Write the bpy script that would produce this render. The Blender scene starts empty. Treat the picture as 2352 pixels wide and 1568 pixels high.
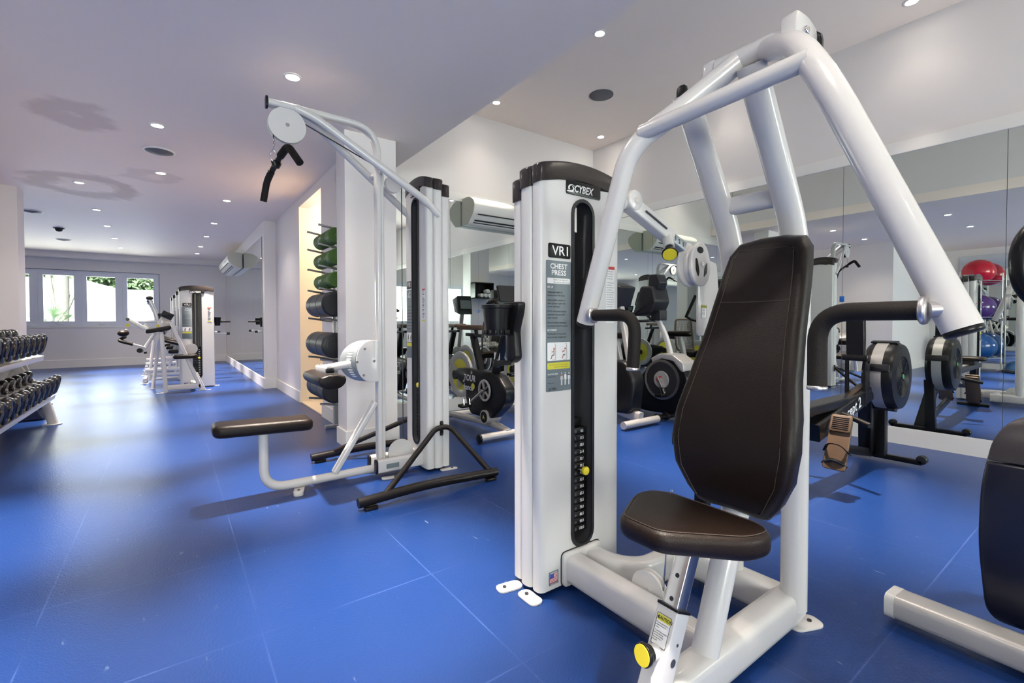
import bpy, math, random
from mathutils import Vector as V, Matrix
random.seed(7)
SC = bpy.context.scene
COL = SC.collection
PI = math.pi

# ------------------------------------------------------------------ materials
def mat(name, col, rough=.5, metal=0., bump=0., bscale=60., var=0., vscale=4., coat=0., emis=None, estr=0., trans=0., spec=None, alpha=None):
    m = bpy.data.materials.new(name); m.use_nodes = True
    nt = m.node_tree; n = nt.nodes; b = n['Principled BSDF']
    b.inputs['Base Color'].default_value = (*col, 1); b.inputs['Roughness'].default_value = rough
    b.inputs['Metallic'].default_value = metal; b.inputs['Coat Weight'].default_value = coat
    if spec is not None: b.inputs['Specular IOR Level'].default_value = spec
    if trans: b.inputs['Transmission Weight'].default_value = trans; b.inputs['IOR'].default_value = 1.02
    if emis: b.inputs['Emission Color'].default_value = (*emis, 1); b.inputs['Emission Strength'].default_value = estr
    tc = n.new('ShaderNodeTexCoord')
    if var:
        t = n.new('ShaderNodeTexNoise'); t.inputs['Scale'].default_value = vscale; t.inputs['Detail'].default_value = 4
        nt.links.new(tc.outputs['Object'], t.inputs['Vector'])
        mx = n.new('ShaderNodeMix'); mx.data_type = 'RGBA'
        mx.inputs[6].default_value = (*[c * (1 - var) for c in col], 1); mx.inputs[7].default_value = (*[min(1, c * (1 + var)) for c in col], 1)
        nt.links.new(t.outputs['Fac'], mx.inputs[0]); nt.links.new(mx.outputs[2], b.inputs['Base Color'])
    if bump:
        t = n.new('ShaderNodeTexNoise'); t.inputs['Scale'].default_value = bscale; t.inputs['Detail'].default_value = 2
        nt.links.new(tc.outputs['Object'], t.inputs['Vector'])
        bp = n.new('ShaderNodeBump'); bp.inputs['Strength'].default_value = bump; bp.inputs['Distance'].default_value = .002
        nt.links.new(t.outputs['Fac'], bp.inputs['Height']); nt.links.new(bp.outputs['Normal'], b.inputs['Normal'])
    return m

W = mat('white_powder_coat', (.60, .585, .575), .26, coat=.25, bump=.03, bscale=300)
WP = mat('white_plastic', (.62, .61, .60), .32, bump=.02, bscale=200, var=.02)
BLK = mat('black_plastic', (.007, .007, .008), .3, spec=.3, bump=.05, bscale=250)
CAPM = mat('dark_gloss_cap', (.022, .017, .016), .22, var=.1)
DRK = mat('dark_graphite_plastic', (.014, .015, .019), .42, spec=.35, bump=.1, bscale=400)
VIN = mat('brown_black_vinyl', (.0095, .0055, .004), .38, spec=.25, bump=.35, bscale=420, var=.15, vscale=6)
SEAM = mat('vinyl_seam', (.05, .035, .028), .5, bump=.2)
FOAM = mat('black_foam', (.009, .007, .006), .6, spec=.25, bump=.5, bscale=500)
BPNT = mat('black_paint', (.008, .006, .006), .38, spec=.3, bump=.05, bscale=200)
CHR = mat('chrome', (.75, .74, .73), .12, metal=1., var=.03)
ALU = mat('brushed_aluminium', (.6, .58, .58), .34, metal=1., var=.05)
SLV = mat('silver_paint', (.50, .48, .47), .33, metal=.35, var=.04)
GLV = mat('galvanised_steel', (.36, .40, .43), .45, metal=.6, var=.15, vscale=30)
YEL = mat('yellow_plastic', (.72, .60, .03), .4, bump=.2, bscale=500)
YDK = mat('yellow_decal', (.62, .58, .05), .5, var=.03)
GRYD = mat('grey_decal', (.155, .19, .21), .45, var=.03)
WHT = mat('white_print', (.8, .8, .8), .5, var=.01)
INK = mat('dark_print', (.02, .02, .025), .5, var=.01)
RED = mat('red_print', (.5, .03, .03), .5, var=.01)
BLUP = mat('blue_print', (.05, .08, .35), .5, var=.01)
GRNP = mat('green_print', (.05, .3, .1), .4, var=.01)
STK = mat('steel_inner', (.10, .10, .11), .4, metal=.6, var=.1)
TAPE = mat('blue_tape', (.01, .12, .45), .7, bump=.3)
URE = mat('black_urethane', (.008, .007, .009), .24, bump=.05, bscale=80, spec=.4)
GRN = mat('green_mat_foam', (.045, .115, .012), .6, bump=.4, bscale=250, var=.08)
WOODB = mat('tan_vinyl', (.10, .06, .035), .5, bump=.2)
ROPE = mat('cable', (.02, .02, .02), .4, var=.1)

def wallmat(name, col, rough=.6, b=.04):
    return mat(name, col, rough, bump=b, bscale=90, var=.015, vscale=1.2)
WALL = wallmat('painted_wall', (.77, .735, .72))
TRIM = wallmat('painted_trim', (.82, .80, .77), .45, .02)
CEIL = wallmat('painted_ceiling', (.92, .81, .73), .62)
def stain(m):
    nt = m.node_tree; n = nt.nodes; L = nt.links; b = n['Principled BSDF']; src = b.inputs['Base Color'].links[0].from_socket
    tc = n['Texture Coordinate']; nz = n.new('ShaderNodeTexNoise'); nz.inputs['Scale'].default_value = 2.6; nz.inputs['Detail'].default_value = 5; L.new(tc.outputs['Object'], nz.inputs['Vector'])
    last = src
    for cx, cy, r0, wd, amt in ((-.74, 6.95, .36, .17, .5), (-.52, 4.62, .10, .16, .35), (-.12, 6.1, .12, .12, .2)):
        sb = n.new('ShaderNodeVectorMath'); sb.operation = 'SUBTRACT'; sb.inputs[1].default_value = (cx, cy, 2.5); L.new(tc.outputs['Object'], sb.inputs[0])
        mu = n.new('ShaderNodeVectorMath'); mu.operation = 'MULTIPLY'; mu.inputs[1].default_value = (1, .8, 0); L.new(sb.outputs[0], mu.inputs[0])
        ln = n.new('ShaderNodeVectorMath'); ln.operation = 'LENGTH'; L.new(mu.outputs[0], ln.inputs[0])
        wp = n.new('ShaderNodeMath'); wp.operation = 'MULTIPLY_ADD'; wp.inputs[1].default_value = .5; L.new(nz.outputs['Fac'], wp.inputs[0]); L.new(ln.outputs['Value'], wp.inputs[2])
        df = n.new('ShaderNodeMath'); df.operation = 'SUBTRACT'; df.inputs[1].default_value = r0 + .25; L.new(wp.outputs[0], df.inputs[0])
        ab = n.new('ShaderNodeMath'); ab.operation = 'ABSOLUTE'; L.new(df.outputs[0], ab.inputs[0])
        mr = n.new('ShaderNodeMapRange'); mr.interpolation_type = 'SMOOTHSTEP'; mr.inputs[1].default_value = wd; mr.inputs[2].default_value = wd * .35; mr.inputs[3].default_value = 0; mr.inputs[4].default_value = amt; L.new(ab.outputs[0], mr.inputs[0])
        mx = n.new('ShaderNodeMix'); mx.data_type = 'RGBA'; mx.inputs[7].default_value = (.36, .25, .23, 1); L.new(mr.outputs[0], mx.inputs[0]); L.new(last, mx.inputs[6]); last = mx.outputs[2]
    L.new(last, b.inputs['Base Color'])
stain(CEIL)
CREAM = wallmat('cream_wall', (.80, .70, .55))
TILEB = wallmat('beige_threshold', (.70, .60, .46))

def floor_mat():
    m = bpy.data.materials.new('blue_rubber_floor'); m.use_nodes = True
    nt = m.node_tree; n = nt.nodes; L = nt.links; b = n['Principled BSDF']
    tc = n.new('ShaderNodeTexCoord')
    n1 = n.new('ShaderNodeTexNoise'); n1.inputs['Scale'].default_value = .9; n1.inputs['Detail'].default_value = 5
    n2 = n.new('ShaderNodeTexNoise'); n2.inputs['Scale'].default_value = 230; n2.inputs['Detail'].default_value = 2
    vo = n.new('ShaderNodeTexVoronoi'); vo.inputs['Scale'].default_value = 160
    for t in (n1, n2, vo): L.new(tc.outputs['Object'], t.inputs['Vector'])
    mx = n.new('ShaderNodeMix'); mx.data_type = 'RGBA'
    mx.inputs[6].default_value = (.0065, .030, .140, 1); mx.inputs[7].default_value = (.009, .042, .190, 1)
    L.new(n1.outputs['Fac'], mx.inputs[0])
    # sheet seams: large rectangular sheets
    br = n.new('ShaderNodeTexBrick'); br.inputs['Scale'].default_value = 1; br.inputs['Mortar Size'].default_value = .0028
    br.offset = 0; br.inputs['Brick Width'].default_value = .595; br.inputs['Row Height'].default_value = .595; br.inputs['Mortar Smooth'].default_value = .3
    mp = n.new('ShaderNodeMapping'); mp.inputs['Location'].default_value = (.373, .125, 0)
    L.new(tc.outputs['Object'], mp.inputs['Vector']); L.new(mp.outputs[0], br.inputs['Vector'])
    sm = n.new('ShaderNodeMix'); sm.data_type = 'RGBA'; sm.inputs[7].default_value = (.036, .078, .25, 1)
    mul = n.new('ShaderNodeMath'); mul.operation = 'MULTIPLY'
    n4 = n.new('ShaderNodeTexNoise'); n4.inputs['Scale'].default_value = 2.2; L.new(tc.outputs['Object'], n4.inputs['Vector'])
    rp = n.new('ShaderNodeMapRange'); rp.inputs[1].default_value = .40; rp.inputs[2].default_value = .60; rp.inputs[3].default_value = .12; L.new(n4.outputs['Fac'], rp.inputs[0])
    L.new(br.outputs['Fac'], mul.inputs[0]); L.new(rp.outputs[0], mul.inputs[1])
    L.new(mul.outputs[0], sm.inputs[0]); L.new(mx.outputs[2], sm.inputs[6])
    # pale scuffs and specks
    n3 = n.new('ShaderNodeTexNoise'); n3.inputs['Scale'].default_value = 38; n3.inputs['Detail'].default_value = 6
    m3 = n.new('ShaderNodeMapping'); m3.inputs['Scale'].default_value = (1, .25, 1); m3.inputs['Rotation'].default_value = (0, 0, .6)
    L.new(tc.outputs['Object'], m3.inputs['Vector']); L.new(m3.outputs[0], n3.inputs['Vector'])
    r3 = n.new('ShaderNodeMapRange'); r3.inputs[1].default_value = .69; r3.inputs[2].default_value = .78; L.new(n3.outputs['Fac'], r3.inputs[0])
    sc = n.new('ShaderNodeMix'); sc.data_type = 'RGBA'; sc.inputs[7].default_value = (.16, .22, .36, 1)
    L.new(r3.outputs[0], sc.inputs[0]); L.new(sm.outputs[2], sc.inputs[6]); L.new(sc.outputs[2], b.inputs['Base Color'])
    rr = n.new('ShaderNodeMapRange'); rr.inputs[3].default_value = .24; rr.inputs[4].default_value = .36
    L.new(n1.outputs['Fac'], rr.inputs[0]); L.new(rr.outputs[0], b.inputs['Roughness'])
    b.inputs['Specular IOR Level'].default_value = .45
    ad = n.new('ShaderNodeMath'); ad.operation = 'ADD'; L.new(n2.outputs['Fac'], ad.inputs[0]); L.new(vo.outputs['Distance'], ad.inputs[1])
    bp = n.new('ShaderNodeBump'); bp.inputs['Strength'].default_value = .22; bp.inputs['Distance'].default_value = .002
    L.new(ad.outputs[0], bp.inputs['Height']); L.new(bp.outputs['Normal'], b.inputs['Normal'])
    return m
FLOOR = floor_mat()

def mirror_mat():
    m = bpy.data.materials.new('mirror_glass'); m.use_nodes = True
    nt = m.node_tree; n = nt.nodes; b = n['Principled BSDF']
    b.inputs['Metallic'].default_value = 1; b.inputs['Roughness'].default_value = 0.0
    tc = n.new('ShaderNodeTexCoord'); t = n.new('ShaderNodeTexNoise'); t.inputs['Scale'].default_value = .5
    nt.links.new(tc.outputs['Object'], t.inputs['Vector'])
    mx = n.new('ShaderNodeMix'); mx.data_type = 'RGBA'
    mx.inputs[6].default_value = (.80, .85, .83, 1); mx.inputs[7].default_value = (.82, .87, .85, 1)
    nt.links.new(t.outputs['Fac'], mx.inputs[0]); nt.links.new(mx.outputs[2], b.inputs['Base Color'])
    return m
MIR = mirror_mat()
MEDGE = mat('mirror_edge', (.5, .55, .54), .15, metal=.8)
def glass_mat():
    m = bpy.data.materials.new('window_glass'); m.use_nodes = True; nt = m.node_tree; n = nt.nodes; n.clear()
    o = n.new('ShaderNodeOutputMaterial'); mx = n.new('ShaderNodeMixShader'); t = n.new('ShaderNodeBsdfTransparent'); g = n.new('ShaderNodeBsdfGlossy'); fr = n.new('ShaderNodeFresnel')
    t.inputs[0].default_value = (.95, 1, .98, 1); g.inputs['Roughness'].default_value = .02; fr.inputs[0].default_value = 1.3
    nt.links.new(fr.outputs[0], mx.inputs[0]); nt.links.new(t.outputs[0], mx.inputs[1]); nt.links.new(g.outputs[0], mx.inputs[2]); nt.links.new(mx.outputs[0], o.inputs[0])
    return m
GLASS = glass_mat()
LENS = mat('lamp_lens', (1, .97, .9), .4, emis=(1, .93, .84), estr=26, var=.01)
def ball(name, c): return mat(name, c, .22, bump=.15, bscale=60, coat=.2)

# ------------------------------------------------------------------ mesh builder
def rpoly(pts, r, seg=5):
    """closed polygon with rounded corners; r scalar or list"""
    n = len(pts); out = []
    for i in range(n):
        p = V(pts[i]); a = V(pts[i - 1]); c = V(pts[(i + 1) % n]); rr = r[i] if isinstance(r, (list, tuple)) else r
        if rr <= 0: out.append(p.copy()); continue
        da = (a - p); dc = (c - p); t = min(rr, da.length * .49, dc.length * .49)
        p0 = p + da.normalized() * t; p1 = p + dc.normalized() * t
        for k in range(seg + 1):
            s = k / seg; out.append(p0 * (1 - s) ** 2 + p * 2 * s * (1 - s) + p1 * s * s)
    return out
def fpath(pts, fr=.05, seg=6):
    """open 3D path with filleted corners"""
    pts = [V(p) for p in pts]; out = [pts[0]]
    for i in range(1, len(pts) - 1):
        p, a, c = pts[i], pts[i - 1], pts[i + 1]; f = fr[i - 1] if isinstance(fr, (list, tuple)) else fr
        da, dc = a - p, c - p; t = min(f, da.length * .48, dc.length * .48)
        if t < 1e-4: out.append(p); continue
        p0, p1 = p + da.normalized() * t, p + dc.normalized() * t
        for k in range(seg + 1):
            s = k / seg; out.append(p0 * (1 - s) ** 2 + p * 2 * s * (1 - s) + p1 * s * s)
    out.append(pts[-1]); return out
def circ(r, n=16, ry=None):
    ry = ry or r
    return [(r * math.cos(2 * PI * k / n), ry * math.sin(2 * PI * k / n)) for k in range(n)]
def rrect(w, h, r, seg=3):
    return [tuple(p) for p in rpoly([(-w / 2, -h / 2), (w / 2, -h / 2), (w / 2, h / 2), (-w / 2, h / 2)], r, seg)]

_txt = {}
def text_mesh(s, bold, shear, font_w):
    key = (s, bold, shear, font_w)
    if key not in _txt:
        c = bpy.data.curves.new('t', 'FONT'); c.body = s; c.offset = bold; c.shear = shear; c.resolution_u = 2
        o = bpy.data.objects.new('t', c); COL.objects.link(o)
        bpy.context.view_layer.update()
        me = o.evaluated_get(bpy.context.evaluated_depsgraph_get()).to_mesh()
        vs = [tuple(v.co) for v in me.vertices]; fs = [tuple(p.vertices) for p in me.polygons]
        o.to_mesh_clear(); bpy.data.objects.remove(o); bpy.data.curves.remove(c)
        _txt[key] = (vs, fs)
    return _txt[key]

class MB:
    def __init__(s): s.v = []; s.f = []; s.m = []; s.mats = []; s.T = Matrix.Identity(4)
    def mi(s, m):
        if m not in s.mats: s.mats.append(m)
        return s.mats.index(m)
    def add(s, vs, fs, m):
        b = len(s.v); k = s.mi(m)
        s.v += [s.T @ V(v) for v in vs]; s.f += [tuple(b + i for i in f) for f in fs]; s.m += [k] * len(fs)
        return s
    def loops(s, Ls, m, c0=True, c1=True, closed=True):
        n = len(Ls[0]); vs = [p for L in Ls for p in L]; fs = []
        for j in range(len(Ls) - 1):
            for i in range(n if closed else n - 1):
                a, b = j * n + i, j * n + (i + 1) % n
                fs.append((a, b, b + n, a + n))
        if c0: fs.append(tuple(range(n - 1, -1, -1)))
        if c1: fs.append(tuple(range((len(Ls) - 1) * n, len(Ls) * n)))
        return s.add(vs, fs, m)
    def sweep(s, path, sec, m, up=(0, 0, 1), scale=None, cap=True):
        path = [V(p) for p in path]; n = len(path); Ls = []; up = V(up)
        for i, p in enumerate(path):
            t = (path[min(i + 1, n - 1)] - path[max(i - 1, 0)]).normalized()
            if i == 0:
                if abs(t.dot(up)) > .95: up = V((1, 0, 0)) if abs(t.x) < .8 else V((0, 1, 0))
            x = (up.cross(t)).normalized(); y = t.cross(x)
            up = y
            k = scale[i] if scale else 1
            Ls.append([p + x * a * k + y * b * k for a, b in sec])
        return s.loops(Ls, m, cap, cap)
    def tube(s, pts, r, m, fr=.05, n=16, ry=None, up=(0, 0, 1), seg=6, cap=True):
        return s.sweep(fpath(pts, fr, seg), circ(r, n, ry), m, up, cap=cap)
    def bar(s, pts, w, h, m, fr=.04, r=.01, up=(0, 0, 1)):
        return s.sweep(fpath(pts, fr), rrect(w, h, r), m, up)
    def cyl(s, p0, p1, r, m, n=20, r1=None, bev=0.):
        p0, p1 = V(p0), V(p1); r1 = r if r1 is None else r1; d = (p1 - p0); L = d.length; d.normalize()
        if bev:
            path = [p0, p0 + d * bev * .4, p0 + d * bev, p1 - d * bev, p1 - d * bev * .4, p1]
            sc = [(r - bev) / r, (r - bev * .3) / r, 1, r1 / r, (r1 - bev * .3) / r, (r1 - bev) / r]
        else: path = [p0, p1]; sc = [1, r1 / r]
        x = d.orthogonal().normalized(); y = d.cross(x)
        return s.loops([[p + (x * a + y * b) * k for a, b in circ(r, n)] for p, k in zip(path, sc)], m)
    def lathe(s, prof, o, ax, m, n=24, x=None, ring=False):
        if ring: prof = list(prof) + [prof[0]]
        o = V(o); ax = V(ax).normalized(); x = V(x) if x else ax.orthogonal().normalized(); y = ax.cross(x)
        return s.loops([[o + ax * h + (x * math.cos(2 * PI * k / n) + y * math.sin(2 * PI * k / n)) * max(r, 1e-5) for k in range(n)] for r, h in prof], m, not ring, not ring)
    def pad(s, outl, fr, th, m, roll=.01, steps=4, both=True, w0=0.):
        """outline (2D) extruded by th along w with rolled edges. fr(u,v,w)->xyz"""
        o = [V(p[:2]) if len(p) > 2 else V(p) for p in outl]; n = len(o)
        ar = sum(o[i].x * o[(i + 1) % n].y - o[(i + 1) % n].x * o[i].y for i in range(n))
        if ar < 0: o.reverse()
        nm = []
        for i in range(n):
            t = (o[(i + 1) % n] - o[i - 1]).normalized(); nm.append(V((t.y, -t.x)))
        prof = []
        if both:
            prof += [(roll * (1 - math.sin(PI / 2 * k / steps)), roll * (1 - math.cos(PI / 2 * k / steps))) for k in range(steps + 1)]
        else: prof += [(0, 0)]
        prof += [(roll * (1 - math.cos(PI / 2 * k / steps)), th - roll + roll * math.sin(PI / 2 * k / steps)) for k in range(steps + 1)]
        Ls = [[fr(*(o[i] - nm[i] * d), w + w0) for i in range(n)] for d, w in prof]
        return s.loops(Ls, m)
    def rbox(s, c, sz, m, r=.004, rot=None):
        c = V(c); R = rot or Matrix.Identity(3); r = min(r, min(sz) * .45)
        fr = lambda u, v, w: c + R @ V((u, v, w - sz[2] / 2))
        return s.pad(rrect(sz[0], sz[1], r, 3), fr, sz[2], m, r, 2)
    def box(s, lo, hi, m):
        (a, b, c), (d, e, f) = lo, hi
        return s.add([(a, b, c), (d, b, c), (d, e, c), (a, e, c), (a, b, f), (d, b, f), (d, e, f), (a, e, f)],
                     [(3, 2, 1, 0), (4, 5, 6, 7), (0, 1, 5, 4), (1, 2, 6, 5), (2, 3, 7, 6), (3, 0, 4, 7)], m)
    def ball(s, c, r, m, n=24, sz=(1, 1, 1)):
        c = V(c); k = n // 2; Ls = []
        for j in range(1, k):
            a = PI * j / k
            Ls.append([c + V((r * sz[0] * math.sin(a) * math.cos(2 * PI * i / n), r * sz[1] * math.sin(a) * math.sin(2 * PI * i / n), -r * sz[2] * math.cos(a))) for i in range(n)])
        return s.loops(Ls, m)
    def plate(s, outl, O, U, Vv, th, m):
        O, U, Vv = V(O), V(U), V(Vv); N = U.cross(Vv)
        L0 = [O + U * p[0] + Vv * p[1] for p in outl]
        return s.loops([L0, [p + N * th for p in L0]], m)
    def text(s, t, size, O, U, Vv, m, align='L', bold=0., shear=0., off=.0006, sx=1.):
        vs, fs = text_mesh(t, bold, shear, 0)
        if not vs: return s
        x0 = min(v[0] for v in vs); x1 = max(v[0] for v in vs); O, U, Vv = V(O), V(U), V(Vv); N = U.cross(Vv)
        dx = {'L': -x0, 'C': -(x0 + x1) / 2, 'R': -x1}[align]
        return s.add([O + U * (v[0] + dx) * size * sx + Vv * v[1] * size + N * off for v in vs], fs, m)
    def build(s, name, parent=None, loc=None, angle=35, flat=False):
        o0 = V((0, 0, 0))
        if parent is not None:
            r = parent
            while r.parent: r = r.parent
            if not r.get('_local'): o0 = r.location.copy()
        elif loc is not None: o0 = V(loc)
        me = bpy.data.meshes.new(name); me.from_pydata([v - o0 for v in s.v], [], s.f)
        for m in s.mats: me.materials.append(m)
        me.polygons.foreach_set('material_index', s.m)
        if not flat:
            me.polygons.foreach_set('use_smooth', [True] * len(s.f)); me.set_sharp_from_angle(angle=math.radians(angle))
        me.update()
        o = bpy.data.objects.new(name, me); COL.objects.link(o)
        if parent is not None: o.parent = parent
        elif loc is not None: o.location = loc
        return o

def tag(o, label, cat, group=None, kind=None):
    if label: o['label'] = label
    if cat: o['category'] = cat
    if group: o['group'] = group
    if kind: o['kind'] = kind
    return o
def thing(name, label, cat, loc=(0, 0, 0), rz=0., group=None, local=False):
    o = bpy.data.objects.new(name, None); COL.objects.link(o); o.location = loc; o.rotation_euler = (0, 0, rz)
    o.empty_display_size = .1
    if local: o['_local'] = 1
    return tag(o, label, cat, group)
def struct(name, mb, parent=None, **k):
    o = mb.build(name, parent, **k)
    o['kind'] = 'structure'
    return o
def dup(root, loc, rz=0., label=None, group=None):
    r = root.copy(); COL.objects.link(r); r.location = loc; r.rotation_euler = (0, 0, rz)
    if label: r['label'] = label
    if group: r['group'] = group
    def rec(a, b):
        for ch in list(a.children):
            if ch.type == 'LIGHT': continue
            c = ch.copy(); COL.objects.link(c); c.parent = b; rec(ch, c)
    rec(root, r)
    return r

# ------------------------------------------------------------------ camera
f, yaw, pt, ppy, roll = 1068.8, .6318, -.0211, 760.1, -.0016
F = V((math.sin(yaw) * math.cos(pt), math.cos(yaw) * math.cos(pt), math.sin(pt)))
Rv = V((math.cos(yaw), -math.sin(yaw), 0)); Uv = Rv.cross(F)
R2 = Rv * math.cos(roll) + Uv * math.sin(roll); U2 = Uv * math.cos(roll) - Rv * math.sin(roll)
cam = bpy.data.cameras.new('camera'); cam.sensor_width = 36; cam.lens = f / 2352 * 36
cam.shift_y = -(784 - ppy) / 2352; cam.clip_start = .02; cam.clip_end = 200
co = bpy.data.objects.new('camera', cam); COL.objects.link(co)
co.matrix_world = Matrix(((R2.x, U2.x, -F.x, 0), (R2.y, U2.y, -F.y, 0), (R2.z, U2.z, -F.z, 1.0), (0, 0, 0, 1)))
SC.camera = co

# ------------------------------------------------------------------ room shell
XR, YB, ZH, ZL, XS, XC, XM, YF = 4.76, 4.59, 3.37, 2.5, 1.79, 1.28, 1.118, 13.94
REAR, XL = -3.3, -4.1
def B(lo, hi, m=WALL): return MB().box(lo, hi, m)
struct('floor', MB().box((-4.3, -3.5, -.1), (4.9, 14.1, 0), FLOOR), flat=True)
struct('ceiling', MB().box((-4.3, REAR - .1, ZL), (XS, 14.1, ZL + .12), CEIL)
       .box((XS, REAR - .1, ZH), (4.9, YB + .1, ZH + .12), CEIL), flat=True)
struct('wall_soffit', B((XS - .06, REAR, ZL + .12), (XS - .0005, YB, ZH)), flat=True)
struct('wall_right', B((XR + .012, REAR, 0), (XR + .14, YB + .1, ZH)), flat=True)
struct('wall_back', B((XC + .12, YB + .012, 0), (XR + .012, YB + .14, ZH)), flat=True)
struct('baseboard_right', MB().box((XR - .004, REAR, 0), (XR + .012, YB, .135), TRIM), flat=True)
struct('baseboard_back', MB().box((XC - .01, YB - .004, 0), (XR - .004, YB + .012, .135), TRIM), flat=True)
struct('trim_1', MB().box((XR - .012, REAR, 2.345), (XR + .012, YB, 2.44), TRIM), flat=True)
struct('trim_2', MB().box((XC, YB - .012, 2.345), (XR - .012, YB + .012, 2.44), TRIM), flat=True)
# mirrors on the right wall and the back wall, one object per glass panel
def mirrors(axis, c, cuts, z0, z1, side):
    for i in range(len(cuts) - 1):
        a, b = cuts[i] + .0015, cuts[i + 1] - .0015
        mb = MB()
        if axis == 'X':
            mb.box((c, a, z0), (c + .006 * side, b, z1), MEDGE)
            x = c - .0004 * side
            mb.add([(x, a, z0), (x, b, z0), (x, b, z1), (x, a, z1)], [(0, 1, 2, 3)] if side > 0 else [(3, 2, 1, 0)], MIR)
        else:
            mb.box((a, c, z0), (b, c + .006 * side, z1), MEDGE)
            y = c - .0004 * side
            mb.add([(a, y, z0), (b, y, z0), (b, y, z1), (a, y, z1)], [(0, 1, 2, 3)], MIR)
        yield mb
nm = ['nearest the right edge of the photo', 'behind the rowing machine', 'behind the grey uprights of the chest press', 'behind the upright bike', 'next to the room corner']
cR = [REAR, -2.4, -1.4, -.4, .6, 1.59, 2.59, 3.59, YB - .006]
for k, mb in enumerate(mirrors('X', XR, cR, .135, 2.345, 1)):
    o = mb.build('wall_mirror', flat=True)
    tag(o, 'tall frameless mirror panel on right wall, ' + (['at its far rear end', 'third from its rear end', 'level with the camera', 'beside the black exercise machine housing', 'behind the rowing machine flywheel', 'behind the chest press backrest', 'behind the upright exercise bike', 'next to the room corner'][k]), 'mirror', 'mirror panels on the right wall')
cB = [XC + .004, 1.6, 2.51, 3.55, XR - .006]
for k, mb in enumerate(mirrors('Y', YB, cB, .135, 2.345, 1)):
    tag(mb.build('wall_mirror', flat=True), 'tall frameless mirror panel on back wall ' + ['hidden behind the white column', 'behind the pulldown weight tower', 'under the left half of the air conditioner', 'in the right corner of the wall'][k], 'mirror', 'mirror panels on the back wall')
# column
struct('wall_column', B((1.11, 3.73, 0), (1.53, 3.96, ZL)), flat=True)
struct('baseboard_column', MB().box((1.098, 3.718, 0), (1.542, 3.972, .13), TRIM), flat=True)
# corridor right wall with warm doorway
struct('wall_corridor', B((XC, YB + .0, 0), (XC + .12, 5.13, ZL)).box((XC, 6.17, 0), (XC + .12, 7.77, ZL), WALL).box((XC, 5.13, 2.4), (XC + .12, 6.17, ZL), WALL), flat=True)
struct('wall_closet', MB().box((XC + .12, 6.17, 0), (2.4, 6.27, ZL), CREAM).box((XC + .12, 5.03, 0), (2.4, 5.13, ZL), CREAM).box((2.3, 5.13, 0), (2.4, 6.17, ZL), CREAM)
       .box((XC + .0, 6.168, 0), (XC + .122, 6.1701, 2.4), CREAM), flat=True)
struct('floor_closet', MB().box((XC, 5.13, 0), (2.3, 6.17, .012), TILEB), flat=True)
struct('baseboard_corridor', MB().box((XC - .014, YB, 0), (XC, 5.13, .135), TRIM).box((XC - .014, 6.17, 0), (XC, 7.77, .135), TRIM).box((XM - .012, 7.756, 0), (XC, 7.77, .15), TRIM), flat=True)
struct('wall_pilaster', B((XM + .008, 7.77, 0), (XC + .12, 7.95, ZL)).box((XM + .008, 7.95, 2.3), (XC, YF, ZL), WALL).box((XM + .012, 7.95, 0), (XC, YF, 2.3), WALL), flat=True)
struct('baseboard_mirror', MB().box((XM - .012, 7.77, 0), (XM + .01, YF, .15), TRIM), flat=True)
cM = [7.97, 8.9, 9.85, 10.8, 11.75, 12.7, 13.6]
for k, mb in enumerate(mirrors('X', XM, cM, .15, 2.29, 1)):
    tag(mb.build('wall_mirror', flat=True), 'mirror panel on far corridor wall, ' + ['nearest to the pilaster edge', 'second from the pilaster', 'third from the pilaster', 'third from the window wall', 'second from the window wall', 'closest to the window wall'][k], 'mirror', 'mirror panels in the far corridor')
# far wall with a row of casement windows
WX0, WX1, WZ0, WZ1 = -3.70, -.225, .90, 2.13
struct('wall_far', B((WX1, YF, 0), (XC, YF + .16, ZL)).box((XL - .2, YF, 0), (WX0, YF + .16, ZL), WALL).box((WX0, YF, 0), (WX1, YF + .16, WZ0), WALL).box((WX0, YF, WZ1), (WX1, YF + .16, ZL), WALL), flat=True)
struct('trim_3', MB().box((XL, 13.6, 2.385), (XC, YF, ZL), WALL), flat=True)
struct('baseboard_far', MB().box((XL, YF - .016, 0), (XM, YF, .17), TRIM), flat=True)
struct('wall_left', B((-1.70, 2.87, 0), (-1.55, 7.41, ZL)).box((-1.70, 7.41, 0), (-1.36, 7.70, ZL), WALL), flat=True)
struct('wall_wing', B((XL, 2.87, 0), (-1.70, 3.0, ZL)), flat=True)
struct('baseboard_left', MB().box((-1.55, 2.87, 0), (-1.535, 7.41, .135), TRIM).box((XL, 2.856, 0), (-1.55, 2.87, .135), TRIM), flat=True)
struct('wall_outer', B((XL - .12, REAR, 0), (XL, 14.0, ZL)), flat=True)
for k, mb in enumerate(mirrors('X', XL + .01, [-1.6, -.6, .4, 1.4, 2.4], .12, 2.36, -1)):
    tag(mb.build('wall_mirror', flat=True), 'mirror panel on the left wall reflected at right, ' + ['far from the ball rack', 'second from the far end', 'just beside the ball rack', 'behind the exercise balls'][k], 'mirror', 'mirror panels behind the exercise balls')
def opening_wall(name, y0, y1, wins, x0, x1, zt):
    mb = MB(); x = x0
    for (a, b, z0, z1) in wins:
        mb.box((x, y0, 0), (a, y1, zt), WALL); mb.box((a, y0, 0), (b, y1, z0), WALL); mb.box((a, y0, z1), (b, y1, zt), WALL); x = b
    mb.box((x, y0, 0), (x1, y1, zt), WALL); return mb
struct('wall_rear', opening_wall('wall_rear', REAR - .14, REAR, [(-2.9, -.3, .9, 2.1), (2.2, 4.6, .9, 2.1)], XL, XR, ZH), flat=True)
struct('baseboard_rear', MB().box((XL, REAR, 0), (XR, REAR + .015, .135), TRIM), flat=True)

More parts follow.
